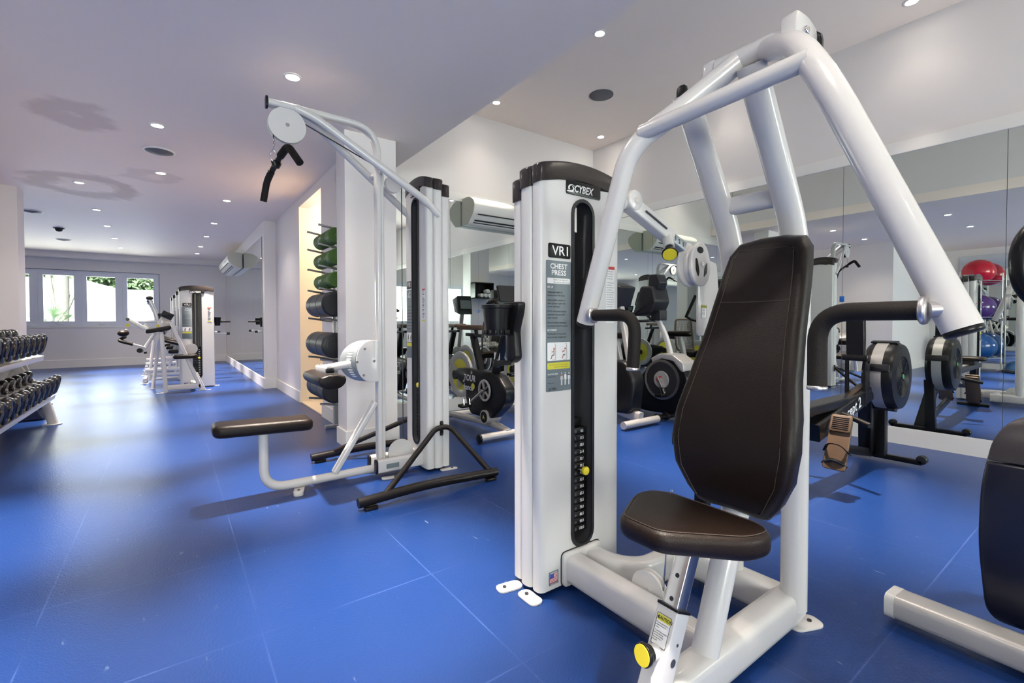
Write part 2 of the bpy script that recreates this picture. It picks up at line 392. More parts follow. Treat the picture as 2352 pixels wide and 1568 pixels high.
WFR = mat('white_window_frame', (.74, .76, .82), .4, var=.01)
def casement(name, x0, x1, z0, z1, y, n, out):
    w = bpy.data.objects.new(name, None); COL.objects.link(w); w.location = ((x0 + x1) / 2, y, z0); w['kind'] = 'structure'
    u = (x1 - x0) / n; fb = MB(); d0, d1 = sorted((y + .02 * out, y + .09 * out))
    fb.box((x0, d0, z0), (x1, d1, z0 + .03), WFR).box((x0, d0, z1 - .03), (x1, d1, z1), WFR)
    for k in range(n + 1):
        xx = x0 + u * k; fb.box((max(x0, xx - .02), d0, z0 + .03), (min(x1, xx + .02), d1, z1 - .03), WFR)
    fb.build('window_frame', w, flat=True)
    for k in range(n):
        a, b = x0 + u * k + .02, x0 + u * (k + 1) - .02
        e0, e1 = sorted((y + .035 * out, y + .075 * out)); s = MB()
        s.box((a, e0, z0 + .03), (b, e1, z0 + .115), WFR).box((a, e0, z1 - .115), (b, e1, z1 - .03), WFR)
        s.box((a, e0, z0 + .115), (a + .085, e1, z1 - .115), WFR).box((b - .085, e0, z0 + .115), (b, e1, z1 - .115), WFR)
        so = s.build('sash', w, flat=True)
        MB().box((a + .085, y + .05 * out - .002, z0 + .115), (b - .085, y + .05 * out + .002, z1 - .115), GLASS).build('window_pane', so, flat=True)
        c = (a + b) / 2
        MB().tube([(c - .05, y + .03 * out, z0 + .06), (c, y + .0 * out, z0 + .045), (c + .05, y + .03 * out, z0 + .06)], .008, WFR, .02, 8).build('window_handle', so)
    return w
casement('window_1', WX0, WX1, WZ0, WZ1, YF, 5, 1)
casement('window_2', -2.9, -.3, .9, 2.1, REAR, 4, -1)
casement('window_3', 2.2, 4.6, .9, 2.1, REAR, 3, -1)
struct('trim_4', MB().box((WX0, YF - .012, .875), (WX1 + .02, YF + .03, .90), TRIM), flat=True)
INKL = mat('dark_gap', (.05, .05, .07), .8, var=.05)
struct('trim_5', MB().box((WX0, YF - .004, 2.13), (WX1 + .012, YF + .01, 2.138), INKL).box((WX1, YF - .004, .9), (WX1 + .008, YF + .01, 2.13), INKL), flat=True)

# ------------------------------------------------------------------ outside
SUNW = mat('sunlit_garden_wall', (.62, .62, .60), .8, bump=.3, bscale=12, var=.03)
GRAV = mat('garden_soil', (.35, .30, .22), .9, bump=.4, bscale=20, var=.2)
BARK = mat('tree_bark', (.42, .38, .33), .9, bump=.8, bscale=14, var=.3, vscale=9)
LEAF = mat('palm_leaf', (.26, .42, .20), .5, var=.3, vscale=5)
HEDG = mat('hedge_leaf', (.34, .44, .24), .6, var=.4, vscale=9)
struct('ground', MB().box((-9, 14.1, -.12), (4.5, 20, -.02), GRAV), flat=True)
o = MB(); wt_ = [(-9, 2.35), (-2.1, 2.26), (-1.25, 2.0), (4.5, 1.95)]
o.loops([[V((x, 18.6, -.02)) for x, z in wt_[::-1]] + [V((x, 18.6, z)) for x, z in wt_], [V((x, 18.9, -.02)) for x, z in wt_[::-1]] + [V((x, 18.9, z)) for x, z in wt_]], SUNW)
tag(o.build('garden_wall', flat=True), 'bright white rendered garden wall seen through the far windows', 'wall')
def hedge(x0, x1, y, z0, z1, n, label):
    mb = MB(); rnd = random.Random(5)
    for k in range(n):
        c = V((rnd.uniform(x0, x1), y + rnd.uniform(-.4, .4), rnd.uniform(z0, z1)))
        for q in range(5):
            a = V((rnd.gauss(0, 1), rnd.gauss(0, 1), rnd.gauss(0, 1))).normalized(); b = a.orthogonal().normalized() * .05; c2 = c + a * rnd.uniform(.02, .12)
            mb.add([c2 - b, c2 + a * .1, c2 + b, c2 - a * .06], [(0, 1, 2, 3)], HEDG)
    h = mb.build('hedge', flat=True); tag(h, label, 'hedge')
hedge(-4, 1.5, 19.5, 1.5, 3.1, 4200, 'leafy green hedge rising above the white garden wall')
tr = thing('tree', 'grey-barked tree trunk forking outside the second far window', 'tree', (-2.22, 16.2, 0))
MB().sweep([(-2.22, 16.2, -.05), (-2.20, 16.2, .9), (-2.22, 16.2, 1.6), (-2.24, 16.2, 3.2)], circ(.13, 14), BARK, scale=[1.3, .8, 1.1, 1.2]).build('trunk', tr)
for sx in (-1, 1): MB().sweep([(-2.22, 16.2, 1.1), (-2.22 + sx * .20, 16.25, 1.7), (-2.22 + sx * .36, 16.3, 3.1)], circ(.055, 10), BARK, scale=[1.2, 1, .9]).build('branch', tr)
def palm(c, n, R, label, seed):
    rnd = random.Random(seed); t = thing('fan_palm', label, 'plant', (c[0], c[1], -.02))
    MB().cyl((c[0], c[1], -.02), (c[0], c[1], c[2]), .05, BARK).build('stem', t)
    mb = MB()
    for k in range(n):
        az = 2 * PI * k / n + rnd.uniform(-.2, .2); el = rnd.uniform(.15, 1.1)
        d = V((math.cos(az) * math.cos(el), math.sin(az) * math.cos(el), math.sin(el))); side = d.cross(V((0, 0, 1))).normalized(); o0 = V(c)
        hub = o0 + d * R * .5; mb.tube([o0, hub], .008, LEAF, 0, 6)
        for q in range(-8, 9):
            a = q * .13; dd = (d * math.cos(a) + side * math.sin(a)).normalized(); w = side * .012 * math.cos(a) + d * .012 * math.sin(a)
            tip = hub + dd * R * .55 - V((0, 0, .05 * abs(q) / 8)); mid = hub + dd * R * .3
            mb.add([hub, mid + w, tip, mid - w], [(0, 1, 2, 3)], LEAF)
    mb.build('frond_crown', t, flat=True)
palm((-2.22, 14.95, .85), 9, .60, 'fan palm with pale green fronds outside the second far window', 2)
palm((-1.45, 15.75, .60), 8, .62, 'lower fan palm right of the tree trunk outside', 9)
palm((-3.55, 15.1, .75), 8, .75, 'fan palm at the left end of the far windows', 4)
# ------------------------------------------------------------------ helpers for machines
def ring(mb, oo, ii, fr, th, m):
    n = len(oo); vs = []; fs = []
    for L, w in ((oo, 0), (oo, th), (ii, th), (ii, 0)): vs += [fr(p[0], p[1], w) for p in L]
    for j in range(4):
        for i in range(n):
            a, b = j * n + i, j * n + (i + 1) % n; c = ((j + 1) % 4) * n
            fs.append((a, b, c + (i + 1) % n, c + i))
    mb.add(vs, fs, m)
def stadium(w, z0, z1, n=10):
    r = w / 2
    return [(r * math.cos(PI * k / n), z1 - r + r * math.sin(PI * k / n)) for k in range(n + 1)] + [(-r * math.cos(PI * k / n), z0 + r - r * math.sin(PI * k / n)) for k in range(n + 1)]
def swoosh(mb, O, U, Vv, s, m, off=.001):
    O, U, Vv = V(O), V(U), V(Vv); N = U.cross(Vv)
    def band(fo, fi, a0, a1, n=22):
        A = [fo(a0 + (a1 - a0) * k / n) for k in range(n + 1)]; Bb = [fi(a0 + (a1 - a0) * k / n) for k in range(n + 1)]; n1 = n + 1
        mb.add([O + (U * x + Vv * y) * s + N * off for x, y in A + Bb], [(k, k + 1, n1 + k + 1, n1 + k) for k in range(n)], m)
    # open outer ring, thick at the left, with an inner pupil and a long lower tail
    band(lambda t: (.52 + .56 * math.cos(t), .34 + .40 * math.sin(t)), lambda t: (.60 + .42 * math.cos(t), .36 + .30 * math.sin(t)), .35, 3.7)
    band(lambda t: (.60 + .26 * math.cos(t), .30 + .26 * math.sin(t)), lambda t: (.52 + .16 * math.cos(t), .32 + .17 * math.sin(t)), -2.0, 1.5)
    band(lambda t: (-.25 + 1.15 * t, -.06 - .05 * math.sin(3 * t)), lambda t: (-.25 + 1.15 * t, -.02 + .10 * math.sin(3.1 * t)), 0, 1)
def brand(mb, O, U, Vv, h, m, off=.001):
    """emblem and word, h = letter height"""
    O, U, Vv = V(O), V(U), V(Vv)
    swoosh(mb, O, U, Vv, h * 1.25, m, off)
    mb.text('CYBEX', h * 1.42, O + U * h * 1.15, U, Vv, m, bold=.025, shear=.28, off=off, sx=.82)
def person_glyph(mb, O, U, Vv, s, skin, cloth, legs=True):
    O, U, Vv = V(O), V(U), V(Vv); N = (U.cross(Vv)).normalized()
    def blob(x, y, rx, ry, m, n=12): mb.add([O + (U * (x + rx * math.cos(2 * PI * k / n)) + Vv * (y + ry * math.sin(2 * PI * k / n))) * s + N * .0018 for k in range(n)], [tuple(range(n))], m)
    def limb(a, b, w, m):
        a = V((*a, 0)); b = V((*b, 0)); d = (b - a).normalized(); q = V((-d.y, d.x, 0)) * w
        mb.add([O + (U * p.x + Vv * p.y) * s + N * .0019 for p in (a - q, b - q, b + q, a + q)], [(0, 1, 2, 3)], m)
    return blob, limb

WT = ['4.5', '11.5', '18.0', '25.0', '32.0', '38.5', '45.5', '52.0', '59.0', '65.5', '72.5', '79.0', '86.5', '93.0', '100.0']
LB = ['10', '25', '40', '55', '70', '85', '100', '115', '130', '145', '160', '175', '190', '205', '220']
def tower(root, T, W=.42, H=1.565, slot=(.143, 1.453), title=('CHEST', 'PRESS'), detail=2, stackz=(.195, .575), pin=6, nplates=15, warn=True, sub=True):
    hw = W / 2; sw = .053
    def arch(x): return H - .018 - .75 * x * x * (.42 / W) ** 2 * .9
    X, Z = V((1, 0, 0)), V((0, 0, 1))
    def side(y0, y1, hx, r, x0, zt, m, mb, z0=.02, rr=None):
        for s in (-1, 1):
            pts = [(x0 * s, y0), (hx * s, y0), (hx * s, y1), (x0 * s, y1)]
            o = [p for p in rpoly([(a, b, 0) for a, b in pts], [0, r, r if rr is None else rr, 0], 5)]
            if s < 0: o.reverse()
            mb.loops([[V((p.x, p.y, z0)) for p in o], [V((p.x, p.y, zt(p.x))) for p in o]], m)
    mb = MB(); mb.T = T
    zt = lambda x: arch(x) - .045
    side(0, .055, hw, .026, sw, zt, WP, mb)
    side(.052, .118, hw + .005, .03, sw, zt, WP, mb)
    side(.115, .17, hw - .004, .022, 0, lambda x: arch(x) - .08, WP, mb)
    def filler(pts, y0, y1):
        if True:
            L = [V((p[0], y0, p[1])) for p in pts]; mb.loops([L, [p + V((0, y1 - y0, 0)) for p in L]], WP)
    n = 12; z1, z0 = slot[1] - sw, slot[0] + sw
    filler([(sw * math.cos(PI * k / n), z1 + sw * math.sin(PI * k / n)) for k in range(n + 1)] + [(-sw, zt(sw)), (0, zt(0)), (sw, zt(sw))], 0, .112)
    filler([(-sw * math.cos(PI * k / n), z0 - sw * math.sin(PI * k / n)) for k in range(n + 1)] + [(sw, .02), (-sw, .02)], 0, .112)
    body = mb.build('weight_tower', root, angle=30)
    cp = MB(); cp.T = T
    for (y0, y1, hx, r, d0, d1) in ((-.004, .058, hw + .004, .028, .05, 0), (.05, .124, hw + .010, .033, .056, 0), (.112, .176, hw + .001, .025, .095, .03)):
        o = rpoly([(-hx, y0, 0), (hx, y0, 0), (hx, y1, 0), (-hx, y1, 0)], r, 5)
        # subdivide front edge for the arch
        oo = []
        for i in range(len(o)):
            a, b = o[i], o[(i + 1) % len(o)]; oo.append(a); L = (b - a).length
            if L > .05: oo += [a + (b - a) * k / 10 for k in range(1, 10)]
        i1 = [V((p.x * (1 - .006 / hx), p.y + (.003 if p.y < (y0 + y1) / 2 else -.003), 0)) for p in oo]
        cp.loops([[V((p.x, p.y, arch(p.x) - d0)) for p in oo], [V((p.x, p.y, arch(p.x) + .010 - d1)) for p in oo], [V((p.x, p.y, arch(p.x) + .016 - d1)) for p in i1]], CAPM)
    cp.build('top_cap', body, angle=40)
    fr = lambda u, v, w: V((u, -w, v))
    sl = MB(); sl.T = T
    ring(sl, stadium(2 * sw + .014, slot[0] - .007, slot[1] + .007), stadium(2 * sw - .012, slot[0] + .006, slot[1] - .006), fr, .005, DRK)
    L = stadium(2 * sw - .001, slot[0] + .0005, slot[1] - .0005)
    sl.loops([[V((p[0], .001, p[1])) for p in L], [V((p[0], .110, p[1])) for p in L]], BLK if detail < 1 else STK, False, True)
    sl.build('slot_frame', body)
    if detail:
        ws = MB(); ws.T = T
        for x in (-.02, .02): ws.cyl((x, .075, slot[0] + .01), (x, .075, slot[1] - .005), .006, CHR, 10)
        ws.rbox((0, .075, stackz[1] + .03), (.09, .05, .03), BLK, .003)
        if detail > 1: ws.plate(rpoly([(-.045, slot[1] - .10, 0), (-.015, slot[1] - .12, 0), (-.015, slot[1] - .02, 0), (-.04, slot[1] - .035, 0)], .008), (0, .02, 0), X, Z, .003, ALU)
        ws.tube([(0, .05, stackz[1] + .03), (0, .06, slot[1] - .01)], .003, ROPE, 0, 8)
        st = ws.build('weight_stack', root)
        if sub:
            dz = (stackz[1] - stackz[0]) / (nplates - 1)
            for k in range(nplates):
                z = stackz[1] - dz * k; p = MB(); p.T = T
                p.rbox((0, .062, z), (.098, .075, dz * .9), BLK, .002)
                if detail > 1:
                    p.text(WT[k % 15], .0155, (.021, .0245, z - .0055), X, Z, WHT, 'C', .02, off=.0006, sx=.8)
                    p.text(LB[k % 15], .0155, (-.036, .0245, z - .0055), X, Z, WHT, 'C', .02, off=.0006, sx=.8)
                    p.cyl((-.012, .0235, z), (-.012, .0240, z), .006, STK, 10)
                else: p.box((.012, .0235, z - .005), (.034, .0245, z + .005), WHT)
                p.build('weight_plate', st)
            z = stackz[1] - dz * (pin - .4)
            p = MB(); p.T = T
            p.cyl((.02, .012, z), (.02, -.004, z), .0165, YEL, 24, bev=.003).cyl((-.012, .05, z + .004), (.014, .008, z), .004, CHR, 8)
            a = V((-.02, .04, stackz[1] + .02)); b = V((.018, .0, z + .012)); pts = []
            for k in range(61):
                t = k / 60; c = a.lerp(b, t) + V((0, -.01 * math.sin(PI * t), 0)); pts.append(c + V((.003 * math.cos(k * 2.2), .003 * math.sin(k * 2.2), 0)))
            p.sweep(pts, circ(.0014, 5), BLK)
            p.build('selector_pin', st)
    k = W / .42; lp = MB(); lp.T = T; zl = H - .097
    lp.pad(rrect(.18 * k, .052, .008), lambda u, v, w: V((u + .003, -w, v + zl)), .004, BLK, .0015, 2)
    brand(lp, (-.078 * k, -.0045, zl - .015), X * k, Z, .027, WHT, .0006)
    lp.build('logo_plate', body)
    # VR1 plate and instruction placard
    cx = -.122 * k; zt1 = 1.225
    v = MB(); v.T = T
    v.pad(rrect(.108 * k, .052, .008), lambda u, w_, w: V((u + cx + .003, -w, w_ + zt1 + .03)), .004, BLK, .0015, 2)
    v.text('VR1' if title[0] == 'CHEST' else 'VR3' if False else 'VR1', .048, (cx + .003, -.0045, zt1 + .014), X, Z, WHT, 'C', .012, off=.0006, sx=1.05 * k)
    v.build('model_plate', body)
    pl = MB(); pl.T = T; w2 = .061 * k
    pl.pad([(p[0] + cx, p[1] + .982) for p in rrect(2 * w2, .474, .006)], lambda u, v_, w: V((u, -w, v_)), .0016, GRYD, .0005, 2)
    def tx(s, sz, z, m=INK, al='L', x=None, **kw): pl.text(s, sz, (cx - w2 + .006 if x is None else x, -.0017, z), X, Z, m, al, off=.0005, **kw)
    if detail > 1:
        tx(title[0], .026, 1.190, WHT, 'C', cx, bold=.02, sx=1.08); tx(title[1], .026, 1.167, WHT, 'C', cx, bold=.02, sx=1.08)
        pl.plate(rrect(.11, .020, .003), (cx, -.0018, 1.146), X, Z, .0004, WHT)
        tx('Read all warnings and', .0078, 1.148, INK, 'L', cx - .026, bold=.01); tx('instructions prior to use.', .0078, 1.139, INK, 'L', cx - .026, bold=.01)
        tx('SET UP', .0085, 1.120, WHT, bold=.02)
        z = 1.102
        for s in ['Adjust seat height so', 'handles are at mid-chest.', '', 'Adjust handle position so', 'when grasped, upper arm', 'is even with back.', '', 'NOTE: Horizontal handles', 'emphasize the pectoralis', 'major muscles.', '', 'Vertical handles emphasize', 'the anterior deltoid muscles.']:
            if s: tx(s, .0098, z, INK, bold=.008, sx=.86, shear=.2 if s[:2] in ('NO', 'em', 'ma', 'Ve', 'th') else 0)
            z -= .0115 if s else .006
        tx('MOVEMENT', .0085, z - .004, WHT, bold=.02); z -= .018
        for s in ['Push handles forward until', 'arms are fully straightened.']: tx(s, .0098, z, INK, bold=.008, sx=.86); z -= .0115
        pl.plate(rrect(.11, .066, .004), (cx, -.0018, .890), X, Z, .0004, WHT)
        for q in (-1, 1):
            blob, limb = person_glyph(pl, (cx + q * .027 - .012, -.0018, .862), X, Z, .001, RED, INK)
            limb((20, -2), (20, 56), 1.2, SLV); limb((24, 0), (22, 52), .8, SLV); limb((6, -2), (24, -2), 1, SLV); limb((14, 56), (22, 56), 1, SLV)
            blob(14, 38, 3, 3.6, RED); limb((14, 34), (15, 16), 3.6, WHT if q > 0 else SLV); limb((14, 16), (4, 14), 2.4, GRYD); limb((4, 14), (2, 4), 1.5, RED)
            limb((14, 31), (6 if q < 0 else 0, 26), 1.6, RED); limb((2, 3), (-2, 3), 1, INK); limb((0, 20), (2, 34), .6, SLV)
        pl.plate(rrect(.11, .024, .004), (cx, -.0018, .838), X, Z, .0004, YDK)
        tx('CAUTION: Failure to use in the manner', .0056, .840, INK, 'C', cx, bold=.01); tx('described can result in injury.', .0056, .832, INK, 'C', cx + .01, bold=.01)
        tx('MUSCLES USED', .007, .806, WHT, bold=.01, x=cx - .052); tx('Primary: chest', .006, .797, INK, x=cx - .052); tx('Assist: arms', .006, .775, INK, x=cx - .052)
        for q in range(3):
            blob, limb = person_glyph(pl, (cx + .012 + q * .018, -.0018, .766), X, Z, .001, RED, INK)
            blob(0, 44, 2, 2.8, WHT); limb((0, 40), (0, 20), 3.4 if q else 2, WHT); limb((-1.6, 20), (-2, 0), 1.2, WHT); limb((1.6, 20), (2, 0), 1.2, WHT)
            limb((-4, 37), (-6, 20), .9, WHT); limb((4, 37), (6, 20), .9, WHT)
            if q != 1: limb((-4, 37), (4, 35), 2, RED)
        brand(pl, (cx - .05, -.0018, .751), X, Z, .008, INK, .0005)
    else:
        pl.text(title[0], .024, (cx, -.0017, 1.190), X, Z, WHT, 'C', .02, off=.0005, sx=.9); pl.text(title[1], .024, (cx, -.0017, 1.166), X, Z, WHT, 'C', .02, off=.0005, sx=.9)
        for z in [1.10 - .022 * j for j in range(9)]: pl.box((cx - w2 * .8, -.0022, z), (cx + w2 * .7, -.0018, z + .004), INK)
        pl.plate(rrect(2 * w2 * .9, .066, .004), (cx, -.0018, .890), X, Z, .0004, WHT); pl.plate(rrect(2 * w2 * .9, .024, .004), (cx, -.0018, .838), X, Z, .0004, YDK)
        for q in (-1, 1):
            blob, limb = person_glyph(pl, (cx + q * .027 * k - .01, -.0018, .862), X, Z, .001, RED, INK)
            limb((20, -2), (20, 52), 1.6, INK); blob(14, 38, 4, 4, INK); limb((14, 34), (15, 14), 3.6, INK); limb((14, 16), (4, 14), 2.8, INK); limb((4, 14), (2, 0), 2, INK); limb((14, 31), (2, 26), 2, INK)
    pl.build('instruction_placard', body)
    if warn:
        wl = MB(); wl.T = T; wx = .152 * k
        wl.plate(rrect(.05 * k, .225, .003), (wx, -.0006, 1.105), X, Z, .0006, WHT)
        wl.box((wx - .025 * k, -.0016, 1.205), (wx + .025 * k, -.0012, 1.217), RED)
        wl.box((wx - .022 * k, -.0016, .998), (wx + .022 * k, -.0012, 1.012), YDK if title[0] != 'CHEST' else WHT)
        rnd = random.Random(3); z = 1.195
        while z > 1.02:
            if detail > 1: wl.text(rnd.choice(['To avoid injury read', 'all labels before use', 'inspect cables daily', 'keep hands clear of', 'moving parts at all', 'times and stop if', 'WARNING', 'you feel faint or', 'never use a machine', 'that needs repair']), .0068, (wx - .021 * k, -.0013, z), X, Z, INK, off=.0003, sx=.75 * k)
            else: wl.box((wx - .02 * k, -.0015, z), (wx + rnd.uniform(.0, .02) * k, -.0012, z + .004), INK)
            z -= .0095 if rnd.random() > .15 else .016
        wl.build('warning_label', body)
    fl = MB(); fl.T = T; fx = -.146 * k
    fl.plate(rrect(.046 * k, .050, .003), (fx, -.0004, .062), X, Z, .0005, GRYD)
    for j in range(7): fl.box((fx - .019 * k, -.0014, .045 + .005 * j), (fx + .019 * k, -.0011, .0475 + .005 * j), RED)
    fl.box((fx - .019 * k, -.0012, .045), (fx + .019 * k, -.0010, .0785), WHT); fl.box((fx - .019 * k, -.0018, .063), (fx, -.0015, .0785), BLUP)
    if detail > 1: fl.text('MADE IN', .0075, (fx, -.0016, .0795), X, Z, WHT, 'C', off=.0003); fl.text('THE USA', .0075, (fx, -.0016, .0385), X, Z, WHT, 'C', off=.0003)
    fl.build('flag_sticker', body)
    return body
def foot_tab(mb, c, d, L=.07, w=.05, m=W, t=.008):
    c = V((c[0], c[1], 0)); d = V((d[0], d[1], 0)).normalized(); q = V((-d.y, d.x, 0))
    mb.pad(rrect(L, w, w * .45, 5), lambda u, v, h: c + d * u + q * v + V((0, 0, h)), t, m, .002, 2)
    mb.cyl(c + d * L * .2 + V((0, 0, t)), c + d * L * .2 + V((0, 0, t + .004)), .007, INK, 12)
def cushion(name, outl, fr, th, root, roll=.02, m=VIN, seam_in=.018):
    mb = MB(); mb.pad(outl, fr, th, m, roll, 5)
    return mb.build(name, root, angle=60)
def caution(mb, O, U, Vv, w, h, body_lines):
    O, U, Vv = V(O), V(U), V(Vv)
    mb.plate(rrect(w, h, w * .06), O, U, Vv, .0008, WHT)
    N = U.cross(Vv); ring(mb, rrect(w, h, w * .06), rrect(w * .95, h * .965, w * .05), lambda u, v, d: O + U * u + Vv * v + N * (d + .0007), .0006, INK)
    mb.plate(rrect(w * .9, h * .2, w * .04), O + Vv * h * .37 + N * .0008, U, Vv, .0004, YDK)
    mb.text('CAUTION', h * .15, O + Vv * h * .32 + U * w * .07 + N * .0012, U, Vv, INK, 'C', .02, sx=.85)
    mb.add([O + N * .0016 + U * (-w * .43 + w * .13 * a) + Vv * (h * .32 + h * .12 * b) for a, b in ((0, 0), (1, 0), (.5, 1))], [(0, 1, 2)], INK)
    z = .18
    for s in body_lines:
        if s: mb.text(s, h * .062, O + Vv * h * z - U * w * .43 + N * .0008, U, Vv, INK, bold=.01, sx=min(1.2, w / h * 1.45))
        z -= .072 if s else .04

# ------------------------------------------------------------------ chest press (nearest machine)
YC = .68
cp = thing('chest_press_machine', 'large white chest press with tall dark brown backrest and overhead arms, nearest machine', 'exercise machine', (1.3, .9, 0))
T1 = Matrix.Translation((1.262, 1.27, 0))
tower(cp, T1, H=1.592)
fr_ = MB()
fr_.bar([(1.205, 1.275, .078), (1.205, .70, .078)], .078, .10, W, r=.022)                       # left rail
fr_.bar([(1.305, 1.275, .078), (1.305, 1.16, .078), (1.375, 1.075, .078), (1.605, 1.068, .078)], .07, .10, W, fr=.10, r=.022)
fr_.bar([(1.605, 1.10, .078), (1.605, .66, .078)], .078, .10, W, r=.022)                        # rear rail
fr_.bar([(1.645, YC, .078), (.90, YC, .078)], .082, .104, W, r=.024)                             # centre beam
fr_.pad(rrect(.20, .125, .02), lambda u, v, w: V((1.254 + u, 1.272 - w, .078 + v)), .018, W, .004, 2)
ring(fr_, rrect(.206, .131, .022), rrect(.196, .121, .02), lambda u, v, w: V((1.254 + u, 1.272 - w, .078 + v)), .004, BLK)
foot_tab(fr_, (1.668, .655), (.6, -.25), .12, .07); foot_tab(fr_, (1.01, 1.40), (-.3, .05), .10, .055); foot_tab(fr_, (1.03, 1.30), (0, 1), .10, .055)
foot_tab(fr_, (1.49, 1.30), (1, .3), .08, .05)
base = fr_.build('base_frame', cp)
# uprights
for y in (.66, .865):
    m_ = MB(); m_.sweep(fpath([(1.605, y, .08), (1.605, y, 1.25), (1.36, y, 1.62), (1.305, y, 1.71)], .14, 10), circ(.036, 18, .039), W, up=(0, 1, 0))
    m_.build('upright', cp)
m_ = MB(); m_.bar([(1.53, .67, 1.385), (1.53, .855, 1.385)], .05, .058, W, r=.018, up=(0, 0, 1)); 
m_.build('cross_tube', cp); m_ = MB(); m_.bar([(1.60, .67, .62), (1.60, .855, .62)], .05, .05, W, r=.015); m_.build('cross_tube', cp)
# pivot housing
pvs = []
for (y, sg) in ((.555, -1), (.785, 1)):
    pv = MB(); pvs.append(pv); q_ = 1 if sg < 0 else .62; pv.pad(rpoly([(-.045 * q_, -.055 * q_, 0), (.085 * q_, -.06 * q_, 0), (.085 * q_, .035 * q_, 0), (.03 * q_, .05 * q_, 0), (-.04 * q_, .045 * q_, 0)], .02 * q_), lambda u, v, w: V((1.325 + u, y + (w - .02), 1.745 + v)), .04, W, .006, 2)
pvs[0].cyl((1.325, .536, 1.745), (1.325, .524, 1.745), .011, CHR, 16, bev=.003)
pvs[1].cyl((1.325, .80, 1.745), (1.325, .815, 1.745), .011, CHR, 16)
ph = pvs[0].build('pivot_bracket', cp); ph2 = pvs[1].build('pivot_bracket', cp)
MB().pad(rrect(.06, .10, .028), lambda u, v, w: V((1.408 + w, .556 + u, 1.732 + v)), .020, BLK, .005, 3).build('rubber_cap', ph)
MB().pad(rrect(.036, .05, .017), lambda u, v, w: V((1.300 - w, .868 + u, 1.708 + v)), .014, BLK, .005, 3).build('rubber_cap', ph2)
# press arm
pa = MB()
pa.tube([(1.325, .575, 1.745), (1.325, .765, 1.745)], .031, W, 0, 22)
R_ = .0305
nearp = [(1.325, .625, 1.74), (1.20, .50, 1.655), (1.152, .42, 1.52), (1.148, .197, .985)]
farp = [(1.325, .70, 1.745), (1.22, .85, 1.615), (1.15, .955, 1.535), (1.146, 1.14, .995)]
pa.tube(nearp, R_, W, [.06, .10], 22, seg=9); pa.tube(farp, R_, W, [.06, .10], 22, seg=9)
pa.tube([(1.165, .455, 1.588), (1.160, .915, 1.570)], .023, W, 0, 18)
arm = pa.build('press_arm', cp)
def ringweld(): pass
for (p, y, s) in ((nearp, .25, 1), (farp, 1.068, -1)):
    tip = V(p[-1]); d = (V(p[-1]) - V(p[-2])).normalized()
    MB().cyl(tip - d * .002, tip + d * .011, .0295, BLK, 22, bev=.004).build('end_cap', arm)
    h = MB(); x0 = 1.135
    yb = tip.y + s * .012
    h.cyl((1.146, yb, 1.022), (1.118, y - s * .01, 1.02), .015, ALU, 18)
    h.build('handle_mount', arm)
    g = MB(); L = .168
    g.tube([(1.118, y, 1.019), (1.116, y + s * L, 1.018), (1.108, y + s * (L - .004), .862)], .0185, FOAM, .065, 20, seg=10)
    hg = g.build('handle_grip', arm)
    c = MB(); c.cyl((1.118, y - s * .012, 1.019), (1.118, y, 1.019), .0265, ALU, 26, bev=.004); c.build('metal_collar', hg); c = MB()
    c.cyl((1.108, y + s * (L - .004), .8625), (1.1075, y + s * (L - .004), .852), .0195, ALU, 22, bev=.003)
    c.build('metal_collar', hg)
# range-of-motion link and cam on the far side
ln = MB()
a, b = V((1.215, 1.01, 1.385)), V((1.455, .985, 1.270)); d = (b - a).normalized()
ln.cyl((1.16, 1.022, 1.37), (1.205, 1.018, 1.392), .024, W, 20); ln.cyl((1.222, .985, 1.392), (1.222, 1.035, 1.392), .034, W, 24, bev=.005); ln.cyl((1.222, .981, 1.392), (1.222, .985, 1.392), .010, CHR, 14)
e = a + (b - a) * .80
ln.bar([a, e], .05, .042, W, r=.007, up=(0, 1, 0)); ln.cyl(e - d * .015 + V((0, 0, 0)), e + V((-.045, -.03, -.045)), .019, W, 16)
lk = ln.build('adjustable_link', cp)
MB().bar([e - d * .01, b + d * .02], .034, .028, GLV, r=.004, up=(0, 1, 0)).build('index_bar', lk)
tl = MB(); q = d.cross(V((0, 1, 0))).normalized(); tl.bar([a + (b - a) * .2 + V((0, -.0215, 0)) * 1.17, a + (b - a) * .62 + V((0, -.0215, 0)) * 1.17], .006, .002, INK, r=.0005, up=(0, 1, 0))
for k, s in enumerate(('3', '2', '1')): tl.text(s, .022, e + d * (.012 + .022 * k) + V((0, -.0145, -.008)), V((1, 0, 0)), V((0, 0, 1)), INK, 'C', .02)
tl.build('index_numbers', lk)
kb = MB(); k0 = e + V((-.045, -.03, -.045)); k1 = k0 + V((-.02, -.016, -.022)); kb.cyl(k0, k1, .014, BLK, 18).cyl(k1, k1 + (k1 - k0).normalized() * .008, .026, BLK, 26, bev=.002)
kn = (k1 - k0).normalized(); kb.cyl(k1 + kn * .006, k1 + kn * .0105, .0225, YEL, 26); kb.build('pull_knob', lk)
cm = MB(); cc = V((1.548, .955, 1.205)); n = 40
out = [(.062 * math.cos(2 * PI * k / n) * (1 + .10 * math.cos(2 * PI * k / n + 2.2)), .080 * math.sin(2 * PI * k / n)) for k in range(n)]
frc = lambda u, v, w: cc + V((u, w, v))
cm.pad([(p[0] * .85, p[1] * .9) for p in out], lambda u, v, w: cc + V((u, w + .012, v)), .03, W, .004, 2)
cm.pad(out, lambda u, v, w: cc + V((u - .012, w + .04, v)), .01, W, .003, 2)
